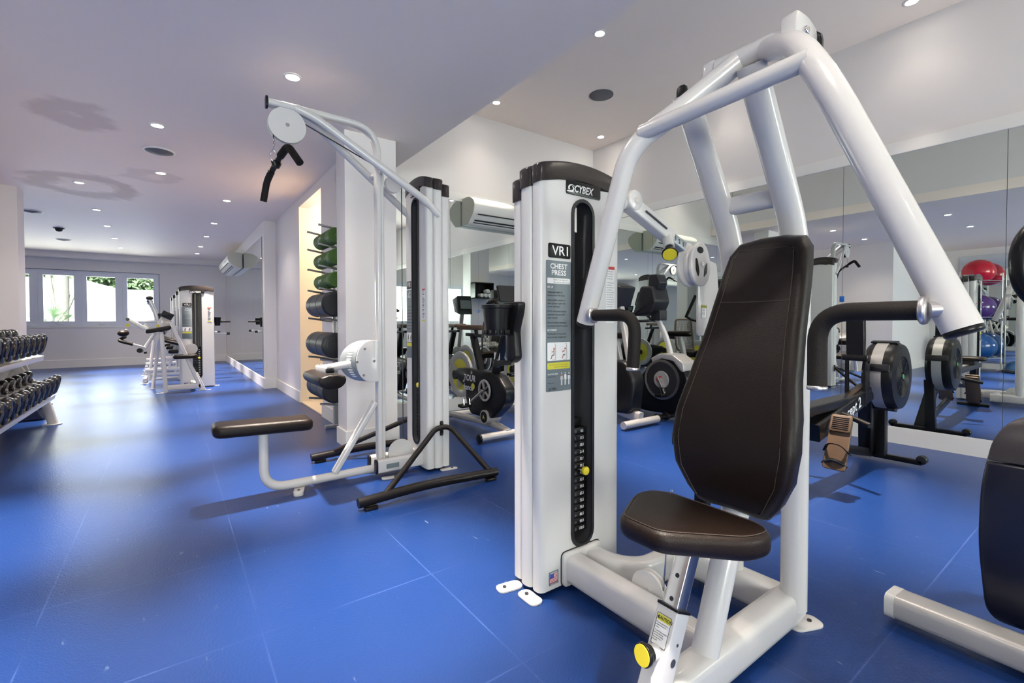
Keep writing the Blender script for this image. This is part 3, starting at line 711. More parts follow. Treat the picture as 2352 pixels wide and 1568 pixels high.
hs = [[(-.01 + .020 * math.cos(t), .050 + .012 * math.sin(t)) for t in [2 * PI * k / 16 for k in range(16)]],
      rpoly([(-.040, .02, 0), (-.028, .018, 0), (-.014, -.03, 0), (-.022, -.048, 0), (-.038, -.022, 0)], .008), rpoly([(.034, .01, 0), (.018, -.012, 0), (.012, -.048, 0), (.034, -.030, 0)], .008)]
cm.pad(out, frc, .012, W, .004, 3)
for h in hs: cm.plate([(p[0], p[1]) for p in h], cc + V((0, -.0006, 0)), V((1, 0, 0)), V((0, 0, 1)), -.0006 * -1, BLK)
cm.cyl(cc + V((0, 0, .002)), cc + V((0, -.006, .002)), .009, CHR, 14)
cam_o = cm.build('cam', cp)
sp = MB(); sp.pad(rpoly([(1.572, .945, 0), (1.74, .945, 0), (1.70, 1.22, 0), (1.59, 1.24, 0), (1.572, 1.15, 0)], .015), lambda u, v, w: V((u, .985 + w, v)), .006, W, .002, 2)
shp = sp.build('cover_plate', cp)
cs = MB(); caution(cs, (1.612, .9845, 1.035), V((1, 0, 0)), V((0, 0, 1)), .034, .050, ['Do not place hands', 'near moving parts.', 'Keep clear while', '', 'machine is in use.', 'Failure to comply', 'may cause injury.']); cs.build('caution_sticker', shp)
# backrest: outline in lateral (Y) and height; lean given by profile
def bx(z):   # X of the front face along the height
    P_ = [(.44, 1.245), (.52, 1.213), (.66, 1.205), (.80, 1.245), (1.05, 1.355), (1.24, 1.43)]
    for (a0, b0), (a1, b1) in zip(P_, P_[1:]):
        if z <= a1 or a1 == 1.24:
            t = (z - a0) / (a1 - a0); t = max(-.3, min(1.3, t)); return b0 + (b1 - b0) * t
def bxs(z): return sum(bx(z + q) for q in (-.06, -.03, 0, .03, .06)) / 5
half = [(.475, .0), (.470, .07), (.478, .10), (.515, .128), (.58, .160), (.66, .172), (.74, .168), (.83, .152), (.95, .137), (1.05, .129), (1.14, .121), (1.20, .112), (1.235, .088), (1.245, .03)]
ol = [(w, z) for z, w in half] + [(-w, z) for z, w in half[::-1]]
ol = [p for i, p in enumerate(ol) if i == 0 or (V(p) - V(ol[i - 1])).length > .004]
ol2 = []
for i in range(len(ol)):
    a0, b0 = V(ol[i]), V(ol[(i + 1) % len(ol)]); nseg = max(1, int((b0 - a0).length / .02)); ol2 += [tuple(a0.lerp(b0, k / nseg)) for k in range(nseg)]
def fb(u, v, w):  # w from front (0) to back
    cup = .010 * (abs(u) / .16) ** 2
    return V((bxs(v) - cup + w * .95, .672 + u, v + w * .2))
def padface(outl, fr, th, root, name, roll, inset_rows=3):
    """pad with a subdivided front so that it follows the curve"""
    o = [V(p) for p in outl]; n = len(o); nm = []
    ar = sum(o[i].x * o[(i + 1) % n].y - o[(i + 1) % n].x * o[i].y for i in range(n))
    if ar < 0: o.reverse()
    for i in range(n):
        t = (o[(i + 1) % n] - o[i - 1]).normalized(); nm.append(V((t.y, -t.x)))
    Ls = []
    for k in range(7): a_ = PI / 2 * k / 6; Ls.append([fr(*(o[i] - nm[i] * roll * (1 - math.sin(a_))), roll * (1 - math.cos(a_))) for i in range(n)])
    Ls.append([fr(*(o[i]), th - roll * .6) for i in range(n)]); Ls.append([fr(*(o[i] - nm[i] * roll * .6), th) for i in range(n)])
    mb = MB(); mb.loops(Ls, VIN, False, True)
    # front: rows at each height
    inner = [o[i] - nm[i] * roll for i in range(n)]
    zs = sorted(p.y for p in inner); z0_, z1_ = zs[0], zs[-1]; rows = 26
    def width(z):
        w = [];
        for i in range(n):
            p, q_ = inner[i], inner[(i + 1) % n]
            if (p.y - z) * (q_.y - z) <= 0 and p.y != q_.y: w.append(p.x + (q_.x - p.x) * (z - p.y) / (q_.y - p.y))
        return (min(w), max(w)) if len(w) > 1 else (0, 0)
    vs = []; fs = []; m_ = 11
    for j in range(rows + 1):
        z = z0_ + .0005 + (z1_ - z0_ - .001) * (.5 - .5 * math.cos(PI * j / rows)); l, r_ = width(z)
        for k in range(m_): vs.append(fr(l + (r_ - l) * k / (m_ - 1), z, -.0005))
    for j in range(rows):
        for k in range(m_ - 1): a_ = j * m_ + k; fs.append((a_, a_ + m_, a_ + m_ + 1, a_ + 1))
    mb.add(vs, fs, VIN)
    return mb.build(name, root, angle=75)
bk = padface(ol2, fb, .075, cp, 'backrest', .026)
sm = MB()
def seamline(pts, r=.0009): sm.sweep(pts, circ(r, 6), SEAM)
for s in (-1, 1):
    seamline([fb(s * (w - .030), z, -.0015) for z, w in [(.50, .12)] + half[3:12]])
zz = 1.055
seamline([fb(u, zz + .003 * (u / .13) ** 2, -.001) for u in [-.100 + .01 * k for k in range(21)]], .0014)
seamline([fb(u, 1.212 - .25 * max(0, abs(u) - .06), -.001) for u in [-.082 + .01 * k for k in range(17)]])
sm.build('seam', bk)
sb = MB(); sb.bar([(1.32, .67, .60), (1.55, .67, .62)], .06, .05, W, r=.01); sb.build('backrest_bracket', cp); sb = MB(); sb.bar([(1.42, .67, 1.0), (1.56, .67, 1.02)], .06, .05, W, r=.01); sb.build('backrest_bracket', cp)
MB().sweep(fpath([(1.105, YC, .06), (1.225, YC, .348), (1.36, YC, .62)], .05), circ(.030, 18, .036), W, up=(0, 1, 0)).build('seat_column', cp)
# seat
so = rpoly([(-.175, .07, 0), (-.20, -.055, 0), (-.195, -.075, 0)], 0)  # placeholder outline start
seat_o = rpoly([(.858, .735), (.858, .620), (1.06, .478), (1.16, .470), (1.20, .56), (1.20, .80), (1.16, .875), (1.03, .80)], [.035, .045, .04, .04, .04, .04, .04, .05], 6) if False else [tuple(p)[:2] for p in rpoly([(.858, .745, 0), (.858, .628, 0), (1.035, .505, 0), (1.12, .50, 0), (1.17, .56, 0), (1.17, .80, 0), (1.12, .85, 0), (1.04, .85, 0)], [.03, .035, .045, .04, .04, .04, .04, .05], 7)]
def fs_(u, v, w): return V((u, v, .458 + w + (1.03 - u) * .13 * (1 if u < 1.03 else .6) - .010 * (1 - ((v - .672) / .2) ** 2) * (1 if w > .03 else 0)))
st_ = MB(); st_.pad(seat_o, fs_, .066, VIN, .024, 6); seat = st_.build('seat', cp, angle=70)
sm = MB(); in_ = [p for p in seat_o]
def inset(o, d):
    n = len(o); r = []
    for i in range(n):
        t = (V(o[(i + 1) % n]) - V(o[i - 1])).normalized(); r.append(V(o[i]) - V((t.y, -t.x)) * d * (1 if True else 1))
    return r
ii = inset(seat_o, .012); ar = sum(V(seat_o[i]).x * V(seat_o[(i + 1) % len(seat_o)]).y - V(seat_o[(i + 1) % len(seat_o)]).x * V(seat_o[i]).y for i in range(len(seat_o)))
if ar < 0: ii = inset(seat_o, -.012)
sm.sweep([fs_(p.x, p.y, .0645) for p in ii] + [fs_(ii[0].x, ii[0].y, .0645)], circ(.0011, 6), SEAM); sm.build('seam', seat)
sl_ = MB(); s0, s1 = V((.862, YC, .02)), V((.992, YC, .292)); sd = (s1 - s0).normalized()
sl_.bar([s0, s1], .056, .056, W, r=.004, up=(0, 1, 0)); sl_.cyl((.955, YC, .205), (.905, YC + .006, .212), .018, W, 18)
sv = sl_.build('seat_sleeve', cp)
x_ = MB(); x_.bar([s1 - sd * .002, s1 + sd * .004], .060, .060, BLK, r=.004, up=(0, 1, 0)); x_.build('sleeve_collar', sv)
pp = MB(); pp.bar([s1 - sd * .1, s1 + sd * .20], .042, .042, CHR, r=.003, up=(0, 1, 0))
nn = V((-sd.z, 0, sd.x))
for t in (.02, .075, .13): pp.cyl(s1 + sd * t + nn * .0208, s1 + sd * t + nn * .0216, .0055, INK, 14)
pp.build('seat_post', cp)
kk = MB(); k0 = V((.905, YC + .006, .212)); kd = (V((.905, YC + .006, .212)) - V((.955, YC, .205))).normalized()
kk.cyl(k0, k0 + kd * .014, .020, BLK, 24).cyl(k0 + kd * .012, k0 + kd * .024, .0265, BLK, 30, bev=.003); kk.cyl(k0 + kd * .022, k0 + kd * .0265, .0235, YEL, 30)
kk.build('pull_knob', sv)
cs = MB(); c0 = s1 - sd * .055 + nn * .0285; caution(cs, c0, V((0, -1, 0)), sd, .040, .070, ['Place the pin fully into', 'adjustment hole to', 'secure.', '', 'To avoid injury, inspect', 'and test adjusting', 'pin before loading.', 'Seat may drop if', 'released.']); cs.build('caution_sticker', sv)
hl = MB()
for t, r in ((.075, .004), (.115, .010)): hl.cyl(s1 - sd * t + V((.006, -.0282, 0)), s1 - sd * t + V((.006, -.0288, 0)), r, STK, 16)
hl.build('pin_hole', sv)
# floor pulley with cable
pu = MB(); pc = V((1.258, .955, .118))
for dx in (-.012, .010): pu.cyl(pc + V((dx, 0, 0)), pc + V((dx + .003, 0, 0)), .062, W, 36)
pu.cyl(pc + V((-.01, 0, 0)), pc + V((.011, 0, 0)), .052, WP, 30); pu.cyl(pc + V((-.02, 0, 0)), pc + V((.02, 0, 0)), .008, CHR, 12)
pu.rbox(pc + V((-.02, -.02, -.02)), (.004, .12, .035), W, .001)
pl_ = pu.build('pulley', cp)
MB().tube([pc + V((0, -.052, .02)), (1.262, .875, .47)], .0035, CHR, 0, 8).build('cable', cp)
# cup holder on the left side of the tower
ch = MB(); cx, cy, cz = .945, 1.385, .955
ch.lathe([(.030, -.052), (.040, -.050), (.050, .045), (.056, .048), (.057, .058), (.050, .060), (.047, .05), (.037, -.045), (.0, -.045)], (cx, cy, cz + .045), (0, 0, 1), BLK, 30)
ch.pad(rpoly([(-.03, -.14, 0), (.0, -.16, 0), (.03, -.14, 0), (.03, .065, 0), (-.05, .065, 0), (-.045, .03, 0), (-.02, -.04, 0)], .012), lambda u, v, w: V((.990 + w, cy - .02 + u, cz + .05 + v)), .035, BLK, .005, 2)
ch.tube([(.99, cy - .02, cz - .105), (.935, cy - .02, cz - .105)], .009, BLK, 0, 14); ch.cyl((.928, cy - .02, cz - .105), (.94, cy - .02, cz - .105), .014, BLK, 16)
for k in range(14): a_ = 2 * PI * k / 14; ch.rbox((cx + .043 * math.cos(a_), cy + .043 * math.sin(a_), cz + .006), (.010, .010, .018), BLK, .002)
ch.build('bottle_holder', cp)
# ------------------------------------------------------------------ lat pulldown machine
def LY(y): return y
lp_ = thing('lat_pulldown_machine', 'tall white cable pulldown machine with low black seat, black bar and arched black floor stabilisers', 'exercise machine', (1.0, 2.95, 0))
T2 = Matrix.Translation((1.352, 2.963, 0)) @ Matrix(((0, 1, 0, 0), (-1, 0, 0, 0), (0, 0, 1, 0), (0, 0, 0, 1)))
tower(lp_, T2, W=.345, H=1.975, slot=(.165, 1.835), title=('LAT', 'PULL'), detail=1, stackz=(.20, .58), pin=1, nplates=16, warn=True)
Y0 = 2.95
m = MB(); m.bar([(1.085, Y0, .06), (1.085, Y0, 2.235), (.455, Y0, 2.235)], .036, .062, W, fr=.17, r=.016, up=(0, 1, 0)); po = m.build('main_post', lp_)
e = MB(); e.pad(rrect(.05, .07, .02), lambda u, v, w: V((.455 - w, Y0 + u, 2.235 + v)), .012, BLK, .003, 2); e.build('end_cap', po)
m = MB(); m.bar([(1.110, Y0, .06), (1.110, Y0, 1.95)], .022, .045, W, r=.010, up=(0, 1, 0)); m.build('rear_post', lp_)
for s, y1 in ((-1, 2.79), (1, 3.135)):
    b_ = MB(); b_.tube([(.60, Y0 + s * .015, 2.235), (.70, Y0 + s * .035, 2.20), (1.34, y1 + (.0 if s < 0 else 0) - s * .0, 1.79), (1.445, y1 + s * .0, 1.70)], .0235, W, [.06, .05], 16)
    b_.build('side_brace', lp_)
for s in (-1, 1):
    MB().tube([(1.10, Y0 + s * .012, 1.955), (1.08, Y0 + s * .115, 1.955)], .016, W, 0, 12).build('cross_brace', lp_)
m = MB(); pc2 = V((.552, Y0, 2.125))
for dy in (-.022, .016): m.cyl(pc2 + V((0, dy, 0)), pc2 + V((0, dy + .006, 0)), .100, W, 40)
m.cyl(pc2 + V((0, -.016, 0)), pc2 + V((0, .016, 0)), .085, BLK, 36); m.cyl(pc2 + V((0, -.028, 0)), pc2 + V((0, .03, 0)), .011, CHR, 12)
m.build('pulley', lp_)
m = MB(); m.cyl((1.19, Y0 - .015, 1.90), (1.19, Y0 + .015, 1.90), .055, W, 30); m.build('pulley', lp_)
m = MB(); m.cyl((1.225, Y0 - .02, .13), (1.225, Y0 - .005, .13), .085, W, 36); m.build('pulley', lp_)
m = MB(); m.tube([(.64, Y0, 2.165), (1.19, Y0, 1.955)], .004, ROPE, 0, 8); m.tube([(1.245, Y0 - .01, 1.90), (1.245, Y0 - .01, .10)], .0035, ROPE, 0, 8); m.build('cable', lp_)
m = MB()
x0 = .482
m.tube([(x0, Y0, 2.09), (x0, Y0, 2.045)], .003, ROPE, 0, 8)
for k in range(5): m.tube([(x0, Y0, 2.05 - .014 * k), (x0 + (.006 if k % 2 else 0), Y0 + (0 if k % 2 else .006), 2.043 - .014 * k), (x0, Y0, 2.036 - .014 * k)], .0028, CHR, .004, 6)
m.tube([(x0, Y0, 1.982), (x0 - .018, Y0 - .006, 1.955), (x0 - .018, Y0 - .01, 1.92), (x0, Y0 - .012, 1.90), (x0 + .020, Y0 - .01, 1.92), (x0 + .018, Y0 - .006, 1.955), (x0, Y0, 1.982)], .0035, CHR, .012, 8)
m.build('carabiner_chain', lp_)
m = MB(); bc = V((.492, Y0 - .0, 1.905))
m.cyl((.484, Y0, 1.915), (.494, Y0, 1.885), .018, BLK, 16); m.tube([(.478, 3.045, 1.862), (.524, 2.862, 1.962)], .0155, BPNT, 0, 16); m.cyl((.497, 2.972, 1.895), (.503, 2.944, 1.912), .023, BLK, 18); m.cyl((.480, 3.03, 1.868), (.484, 3.02, 1.874), .02, BLK, 18)
br_ = m.build('pulldown_bar', lp_)
MB().tube([(.480, 3.035, 1.866), (.466, 3.085, 1.825), (.452, 3.12, 1.715)], .0185, FOAM, .03, 18).build('grip', br_)
MB().tube([(.510, 2.915, 1.935), (.536, 2.835, 1.976), (.580, 2.755, 1.868)], .0205, FOAM, .035, 18).build('grip', br_)
# thigh pad adjuster
m = MB(); hc = V((1.05, Y0 - .045, .748)); hd = [(.02, .132), (.02, -.132)] + [(-.03 - .095 * math.sin(PI * k / 16), -.132 * math.cos(PI * k / 16)) for k in range(17)]
m.pad(hd, lambda u, v, w: hc + V((u, w, v)), .012, W, .003, 2); m.pad(hd, lambda u, v, w: hc + V((u, w + .078, v)), .012, W, .003, 2)
for p in ((-.09, .08), (-.15, 0), (-.10, -.085), (-.015, 0)): m.cyl(hc + V((p[0] * .8, 0, p[1])), hc + V((p[0] * .8, -.004, p[1])), .008, CHR, 12)
ad = m.build('adjuster_plate', lp_)
g = MB(); n1 = 25
fa = [hc + V((-.032 - .095 * math.sin(PI * k / 24), .012, -.130 * math.cos(PI * k / 24))) for k in range(n1)]; ba = [hc + V((-.04 - .165 * math.sin(PI * k / 24), .080, -.133 * math.cos(PI * k / 24))) for k in range(n1)]
g.add(fa + ba, [(k, k + 1, n1 + k + 1, n1 + k) for k in range(24)], GLV)
for k in range(6, 19):
    p = fa[k].lerp(ba[k], .42); e1 = (ba[k] - fa[k]).normalized(); e2 = (fa[min(k + 1, 24)] - fa[k - 1]).normalized(); nn_ = e1.cross(e2).normalized(); nn_ = -nn_ if nn_.y > 0 else nn_
    g.add([p + nn_ * .001 + e1 * .017 * math.cos(2 * PI * q / 12) + e2 * .0055 * math.sin(2 * PI * q / 12) for q in range(12)], [tuple(range(12))], WHT)
g.build('indexed_rim', ad)
m = MB(); m.tube([(.90, Y0, .735), (.76, Y0, .715), (.735, Y0, .715)], .024, W, .03, 16); m.bar([(.738, 2.80, .715), (.738, 3.06, .705)], .05, .034, W, r=.012, up=(1, 0, 0))
for y in (2.85, 3.0): m.cyl((.738, y, .732), (.738, y, .738), .008, GLV, 12)
pd = m.build('pad_arm', lp_)
e = MB(); e.pad(rrect(.05, .03, .012), lambda u, v, w: V((.738 + u, 2.80 - w, .715 + v)), .012, BLK, .003, 2); e.build('end_cap', pd)
m = MB(); dsec = [(.078 * math.cos(PI * k / 14), -.058 * math.sin(PI * k / 14) - .0) for k in range(15)] + [(-.07, .018), (-.03, .03), (.03, .03), (.07, .018)]
def thigh(c, L): return [[V((c[0] + p[0] * k, y, c[2] + p[1] * k)) for p in dsec] for y, k in ((c[1], .8), (c[1] + .006, .94), (c[1] + .018, 1), (c[1] + L - .018, 1), (c[1] + L - .006, .94), (c[1] + L, .8))]
m.loops(thigh((.742, 2.74, .665), .42), VIN); m.build('thigh_pad', lp_)
# seat frame
m = MB(); m.tube([(.412, Y0, .39), (.412, Y0, .048), (1.02, Y0, .048), (1.20, Y0, .048)], .0255, W, [.12, .01], 18, seg=10)
m.bar([(.80, Y0, .07), (1.06, Y0, .48)], .036, .052, W, r=.012, up=(0, 1, 0)); foot_tab(m, (.590, Y0 - .035), (-.3, -1), .13, .055, t=.024)
sf = m.build('seat_frame', lp_)
m = MB()
for y in (2.885, 3.015): m.bar([(1.045, y, .075), (1.37, y, .075)], .045, .085, W, r=.014)
foot_tab(m, (1.12, 2.84), (1, -.2), .12, .05); foot_tab(m, (1.50, 2.775), (1, -.1), .12, .045)
m.plate(rrect(.085, .03, .002), (1.14, 2.8615, .072), V((1, 0, 0)), V((0, 0, 1)), .0008, GRYD); m.plate(rrect(.035, .03, .002), (1.29, 2.8615, .095), V((1, 0, 0)), V((0, 0, 1)), .0008, WHT)
rl = m.build('base_rails', lp_)
for y in (2.885, 3.015): MB().pad(rrect(.05, .09, .018), lambda u, v, w: V((1.045 - w, y + u, .075 + v)), .012, BLK, .003, 2).build('end_cap', rl)
so2 = [tuple(p)[:2] for p in rpoly([(.165, 2.86, 0), (.665, 2.85, 0), (.665, 3.05, 0), (.165, 3.05, 0)], [.06, .05, .05, .06], 7)]
cushion('seat', so2, lambda u, v, w: V((u, v, .375 + w + (.4 - u) * .03)), .068, lp_, .026)
for s, yb, yt in ((-1, 2.44, 2.785), (1, 3.46, 3.15)):
    m = MB(); m.tube([(.78, yb, .042), (1.15, yb, .062), (1.66, yb, .042)], .0265, BPNT, .3, 16); m.tube([(.93, yb, .06), (1.40, yt + s * .02, .295), (1.50, yt + s * .02, .295), (1.605, yb, .06)], .0175, BPNT, [.10, .08], 16, seg=8)
    for x in (.845, 1.61): m.pad(rrect(.075, .045, .02, 5), lambda u, v, w: V((x + u, yb + s * .01 + v, w)), .016, BPNT, .003, 2)
    m.pad(rrect(.024, .10, .011, 4), lambda u, v, w: V((1.45 + u, yt + s * w, .285 + v)), .008, BPNT, .002, 2)
    for z in (.325, .245): m.cyl((1.45, yt + s * .008, z), (1.45, yt + s * .014, z), .007, INK, 10)
    m.build('floor_stabiliser', lp_)

# ------------------------------------------------------------------ arm curl machine and the row behind it
def arm_curl():
    t = thing('arm_curl_machine', 'white arm curl machine with angled black elbow pads, nearest of the far corridor machines', 'exercise machine', (.1, 8.5, 0))
    tower(t, Matrix.Translation((.315, 8.5, 0)), W=.435, H=1.55, title=('ARM', 'CURL'), detail=1, pin=5)
    y1, y2 = 8.13, 8.72
    m = MB()
    m.bar([(-.075, y1, .01), (-.115, y1, .86)], .055, .065, W, r=.012, up=(0, 1, 0)); m.bar([(.345, y1, .01), (-.01, y1, .99)], .05, .06, W, r=.012, up=(0, 1, 0))
    m.bar([(-.08, y1, .07), (.33, y1, .07)], .06, .075, W, r=.012); m.tube([(-.235, y2, .01), (-.165, y2, .62), (-.10, y1 + .3, .85)], .024, W, .1, 14); m.tube([(-.21, y2, .15), (.08, y2, .155)], .02, W, 0, 12)
    m.bar([(.25, y1, .075), (.25, 8.5, .075)], .06, .08, W, r=.012); m.bar([(-.12, y1, .49), (.06, y1, .49)], .035, .05, W, r=.01)
    m.tube([(.02, y1 + .03, .94), (-.02, y2 - .1, .94)], .025, W, 0, 12)
    foot_tab(m, (-.12, y1), (-1, 0), .13, .06); foot_tab(m, (.38, y1), (1, 0), .16, .05); foot_tab(m, (-.245, y2), (-1, 0), .07, .06); foot_tab(m, (.55, 8.6), (1, 0), .1, .06)
    m.build('base_frame', t)
    m = MB(); m.pad(rpoly([(-.185, .91, 0), (-.115, 1.085, 0), (.0, 1.02, 0), (-.02, .90, 0), (-.08, .80, 0)], .02), lambda u, v, w: V((u, 8.26 + w, v)), .12, W, .01, 3)
    pl2 = m.build('cam_housing', t); MB().cyl((-.155, 8.255, .945), (-.155, 8.262, .945), .02, YEL, 16).build('yellow_knob', pl2)
    m = MB(); m.pad(rpoly([(-.085, 1.165, 0), (.04, 1.10, 0), (-.005, 1.02, 0), (-.13, 1.085, 0)], .006), lambda u, v, w: V((u, 8.22 + w, v)), .30, DRK, .01, 3); m.build('elbow_pad', t)
    m = MB(); m.pad(rrect(.28, .062, .028, 5), lambda u, v, w: V((-.145 + u, 8.05 + w, .893 + v + u * .19)), .16, VIN, .02, 4); m.build('arm_pad', t)
    m = MB(); m.pad(rrect(.06, .045, .015, 5), lambda u, v, w: V((-.105 + u, 8.10 + w, .845 + v)), .06, BLK, .008, 3); m.build('pad_clamp', t)
    m = MB(); m.bar([(-.475, 8.36, 1.03), (-.33, 8.36, .925), (-.27, 8.36, .90)], .05, .06, W, r=.008, up=(0, 1, 0)); m.bar([(-.29, 8.36, .875), (-.29, 8.36, .98)], .03, .05, W, r=.005)
    m.cyl((-.488, 8.33, 1.035), (-.488, 8.39, 1.035), .022, BLK, 16)
    m.bar([(-.30, 8.3, .64), (-.185, 8.3, .845)], .045, .045, W, r=.01, up=(0, 1, 0)); m.bar([(-.50, 8.3, .90), (-.53, 8.3, .83)], .02, .02, W, r=.004, up=(0, 1, 0)); aa = m.build('curl_arm', t)
    MB().cyl((-.483, 8.27, .953), (-.483, 8.285, .953), .022, YEL, 16).build('yellow_knob', aa)
    MB().ball((-.535, 8.30, .845), .055, VIN, 20, (1.2, 1.3, .85)).build('roller_pad', aa)
    g = MB(); g.bar([(-.43, 8.25, .69), (-.29, 8.25, .635)], .028, .035, W, r=.006, up=(0, 1, 0)); g.cyl((-.36, 8.2, .605), (-.35, 8.26, .60), .032, BLK, 18); g.cyl((-.30, 8.2, .59), (-.295, 8.2, .56), .018, BLK, 14)
    g.build('handle_mount', aa); MB().tube([(-.525, 8.40, .79), (-.585, 8.24, .745), (-.43, 8.24, .69)], .022, FOAM, .05, 14).build('handle_grip', aa)
    m = MB(); m.pad(rrect(.29, .30, .06, 5), lambda u, v, w: V((.155 + u, 8.20 + v, .475 + w)), .055, VIN, .02, 4); m.build('seat', t)
    m = MB(); m.bar([(.37, 8.12, .01), (.275, 8.15, .26)], .05, .045, W, r=.006, up=(0, 1, 0)); m.bar([(.28, 8.15, .24), (.17, 8.18, .48)], .034, .032, CHR, r=.004, up=(0, 1, 0)); m.build('seat_post', t)
    MB().cyl((.235, 8.34, .60), (.235, 8.36, .60), .078, W, 30).build('pulley', t)
    return t
arm_curl()
def row_machine():
    t = thing('exercise_machine', 'white weight machine directly behind the arm curl machine', 'exercise machine', (.1, 9.8, 0), group='weight machines lined up toward the far window')
    tower(t, Matrix.Translation((.283, 9.75, 0)), W=.43, H=1.55, title=('LEG', 'PRESS'), detail=1, sub=False, warn=False)
    y = 9.75; m = MB()
    m.bar([(-.31, y, .03), (-.24, y, .64)], .04, .045, W, r=.01, up=(0, 1, 0)); m.bar([(-.36, y, .20), (.10, y, .20)], .05, .06, W, r=.012); m.bar([(-.36, y - .2, .05), (-.36, y + .3, .05)], .05, .06, W, r=.012)
    m.bar([(-.05, y, .20), (.05, y, .60)], .04, .045, W, r=.01, up=(0, 1, 0)); m.bar([(-.33, y, .12), (.1, y, .12)], .04, .05, W, r=.01); m.bar([(-.12, y, .05), (-.12, y, .22)], .04, .05, W, r=.01)
    foot_tab(m, (-.36, y - .2), (-1, 0), .12, .07); foot_tab(m, (-.36, y + .3), (-1, 0), .12, .07)
    m.build('base_frame', t)
    a_ = MB(); a_.bar([(-.285, y, 1.37), (-.20, y, 1.15), (-.15, y, .80)], .05, .07, W, fr=.1, r=.012, up=(0, 1, 0)); a_.bar([(-.36, y, 1.0), (.0, y, 1.02)], .035, .04, W, r=.01); aa = a_.build('lever_arm', t)
    MB().ball((-.285, y, 1.39), .05, VIN, 16, (1, 1.3, .7)).build('roller_pad', aa)
    MB().pad(rrect(.09, .16, .03), lambda u, v, w: V((-.12 + u * .8 - v * .4, y - .15 + w, 1.06 + v)), .3, VIN, .02, 3).build('back_pad', t)
    MB().pad(rrect(.26, .32, .05), lambda u, v, w: V((.0 + u, y + v, .63 + w - u * .3)), .05, VIN, .02, 3).build('seat', t)
    MB().pad(rrect(.14, .3, .04), lambda u, v, w: V((.02 + u, y + v, .47 + w)), .06, VIN, .02, 3).build('leg_pad', t)
    c = MB(); c.lathe([(.04, 0), (.055, .14), (.058, .14), (.058, .15), (.0, .15)], (.66, y, .93), (0, 0, 1), BLK, 20); c.box((.50, y - .04, .88), (.61, y + .04, 1.10), BLK)
    c.bar([(.52, y, 1.0), (.86, y, 1.0)], .025, .03, BLK, r=.004); c.bar([(.52, y, .79), (.80, y, .79)], .03, .035, W, r=.006); c.rbox((.82, y, .79), (.05, .06, .05), DRK, .006)
    c.build('side_bracket', t)
    return t
rm = row_machine()
dup(rm, (.06, 11.25, 0), label='white weight machine third in the far row, mostly hidden behind two towers')
dup(rm, (.03, 12.45, 0), label='white weight machine at the end of the far row, closest to the window wall')

# ------------------------------------------------------------------ dumbbell rack
rk = thing('dumbbell_rack', 'two-tier white dumbbell rack along the left edge of the photo', 'dumbbell rack', (-1.15, 4.9, 0))
def shelf(x0, z0, x1, z1, name):
    m = MB(); d = (V((x1, 0, z1)) - V((x0, 0, z0))).normalized(); q = V((-d.z, 0, d.x)); L = (V((x1, 0, z1)) - V((x0, 0, z0))).length
    P0 = V((x0, 3.42, z0))
    m.pad([(0, 0), (L, 0), (L, 2.86), (0, 2.86)], lambda u, v, w: P0 + d * u + V((0, v, 0)) - q * w, .012, W, .002, 1)
    m.pad([(-.004, 0), (.018, 0), (.018, 2.86), (-.004, 2.86)], lambda u, v, w: P0 + d * u + V((0, v, 0)) + q * (w - .012), .045, W, .004, 2)
    m.build(name, rk)
shelf(-1.0, .665, -1.36, .745, 'shelf'); shelf(-.925, .285, -1.34, .385, 'shelf')
for y in (3.395, 6.30):
    m = MB(); m.bar([(-.945, y, .0), (-1.0, y, .25), (-1.30, y, .78)], .075, .055, W, fr=.3, r=.02, up=(0, 1, 0)); m.bar([(-1.42, y, 0), (-1.20, y, .70)], .06, .05, W, r=.016, up=(0, 1, 0))
    m.pad(rpoly([(-1.33, .40, 0), (-1.02, .30, 0), (-1.12, .60, 0), (-1.36, .68, 0)], .02), lambda u, v, w: V((u, y - .01 + w, v)), .012, W, .002, 2)
    foot_tab(m, (-.945, y), (1, 0), .13, .11); foot_tab(m, (-1.42, y), (-1, 0), .10, .08); m.build('rack_leg', rk)
def dumbbell(R, Lh, w, label, group):
    t = thing('dumbbell', label, 'dumbbell', (0, 0, 0), group=group, local=True)
    h = MB(); h.cyl((-Lh / 2, 0, 0), (Lh / 2, 0, 0), .0155, CHR, 12); h.build('handle', t)
    for s in (-1, 1):
        prof = [(R * .30, Lh / 2 - .012), (R * .34, Lh / 2), (R * .82, Lh / 2 + .002), (R * .97, Lh / 2 + .012), (R, Lh / 2 + .022), (R, Lh / 2 + w - .02), (R * .95, Lh / 2 + w - .006), (R * .80, Lh / 2 + w), (R * .76, Lh / 2 + w - .005), (R * .50, Lh / 2 + w - .006), (R * .44, Lh / 2 + w)]
        hd_ = MB(); hd_.lathe(prof, (0, 0, 0), (s, 0, 0), URE, 20); hd_ = hd_.build('weight_head', t)
        e = MB(); e.lathe([(R * .44, Lh / 2 + w - .001), (R * .40, Lh / 2 + w + .003), (R * .12, Lh / 2 + w + .003), (R * .10, Lh / 2 + w + .001)], (0, 0, 0), (s, 0, 0), DRK if R > .08 else ALU, 16); e.build('end_plate', hd_)
    return t
gu, gl = 'dumbbells on the upper tier of the rack', 'dumbbells on the lower tier of the rack'
d1 = dumbbell(.098, .13, .066, '', gu); d2 = dumbbell(.094, .13, .062, '', gl); d3 = dumbbell(.066, .13, .05, '', gu)
ordn = ['first', 'second', 'third', 'fourth', 'fifth', 'sixth', 'seventh', 'eighth', 'ninth', 'tenth', 'eleventh', 'twelfth', 'thirteenth', 'fourteenth', 'fifteenth', 'sixteenth', 'seventeenth']
used = {}
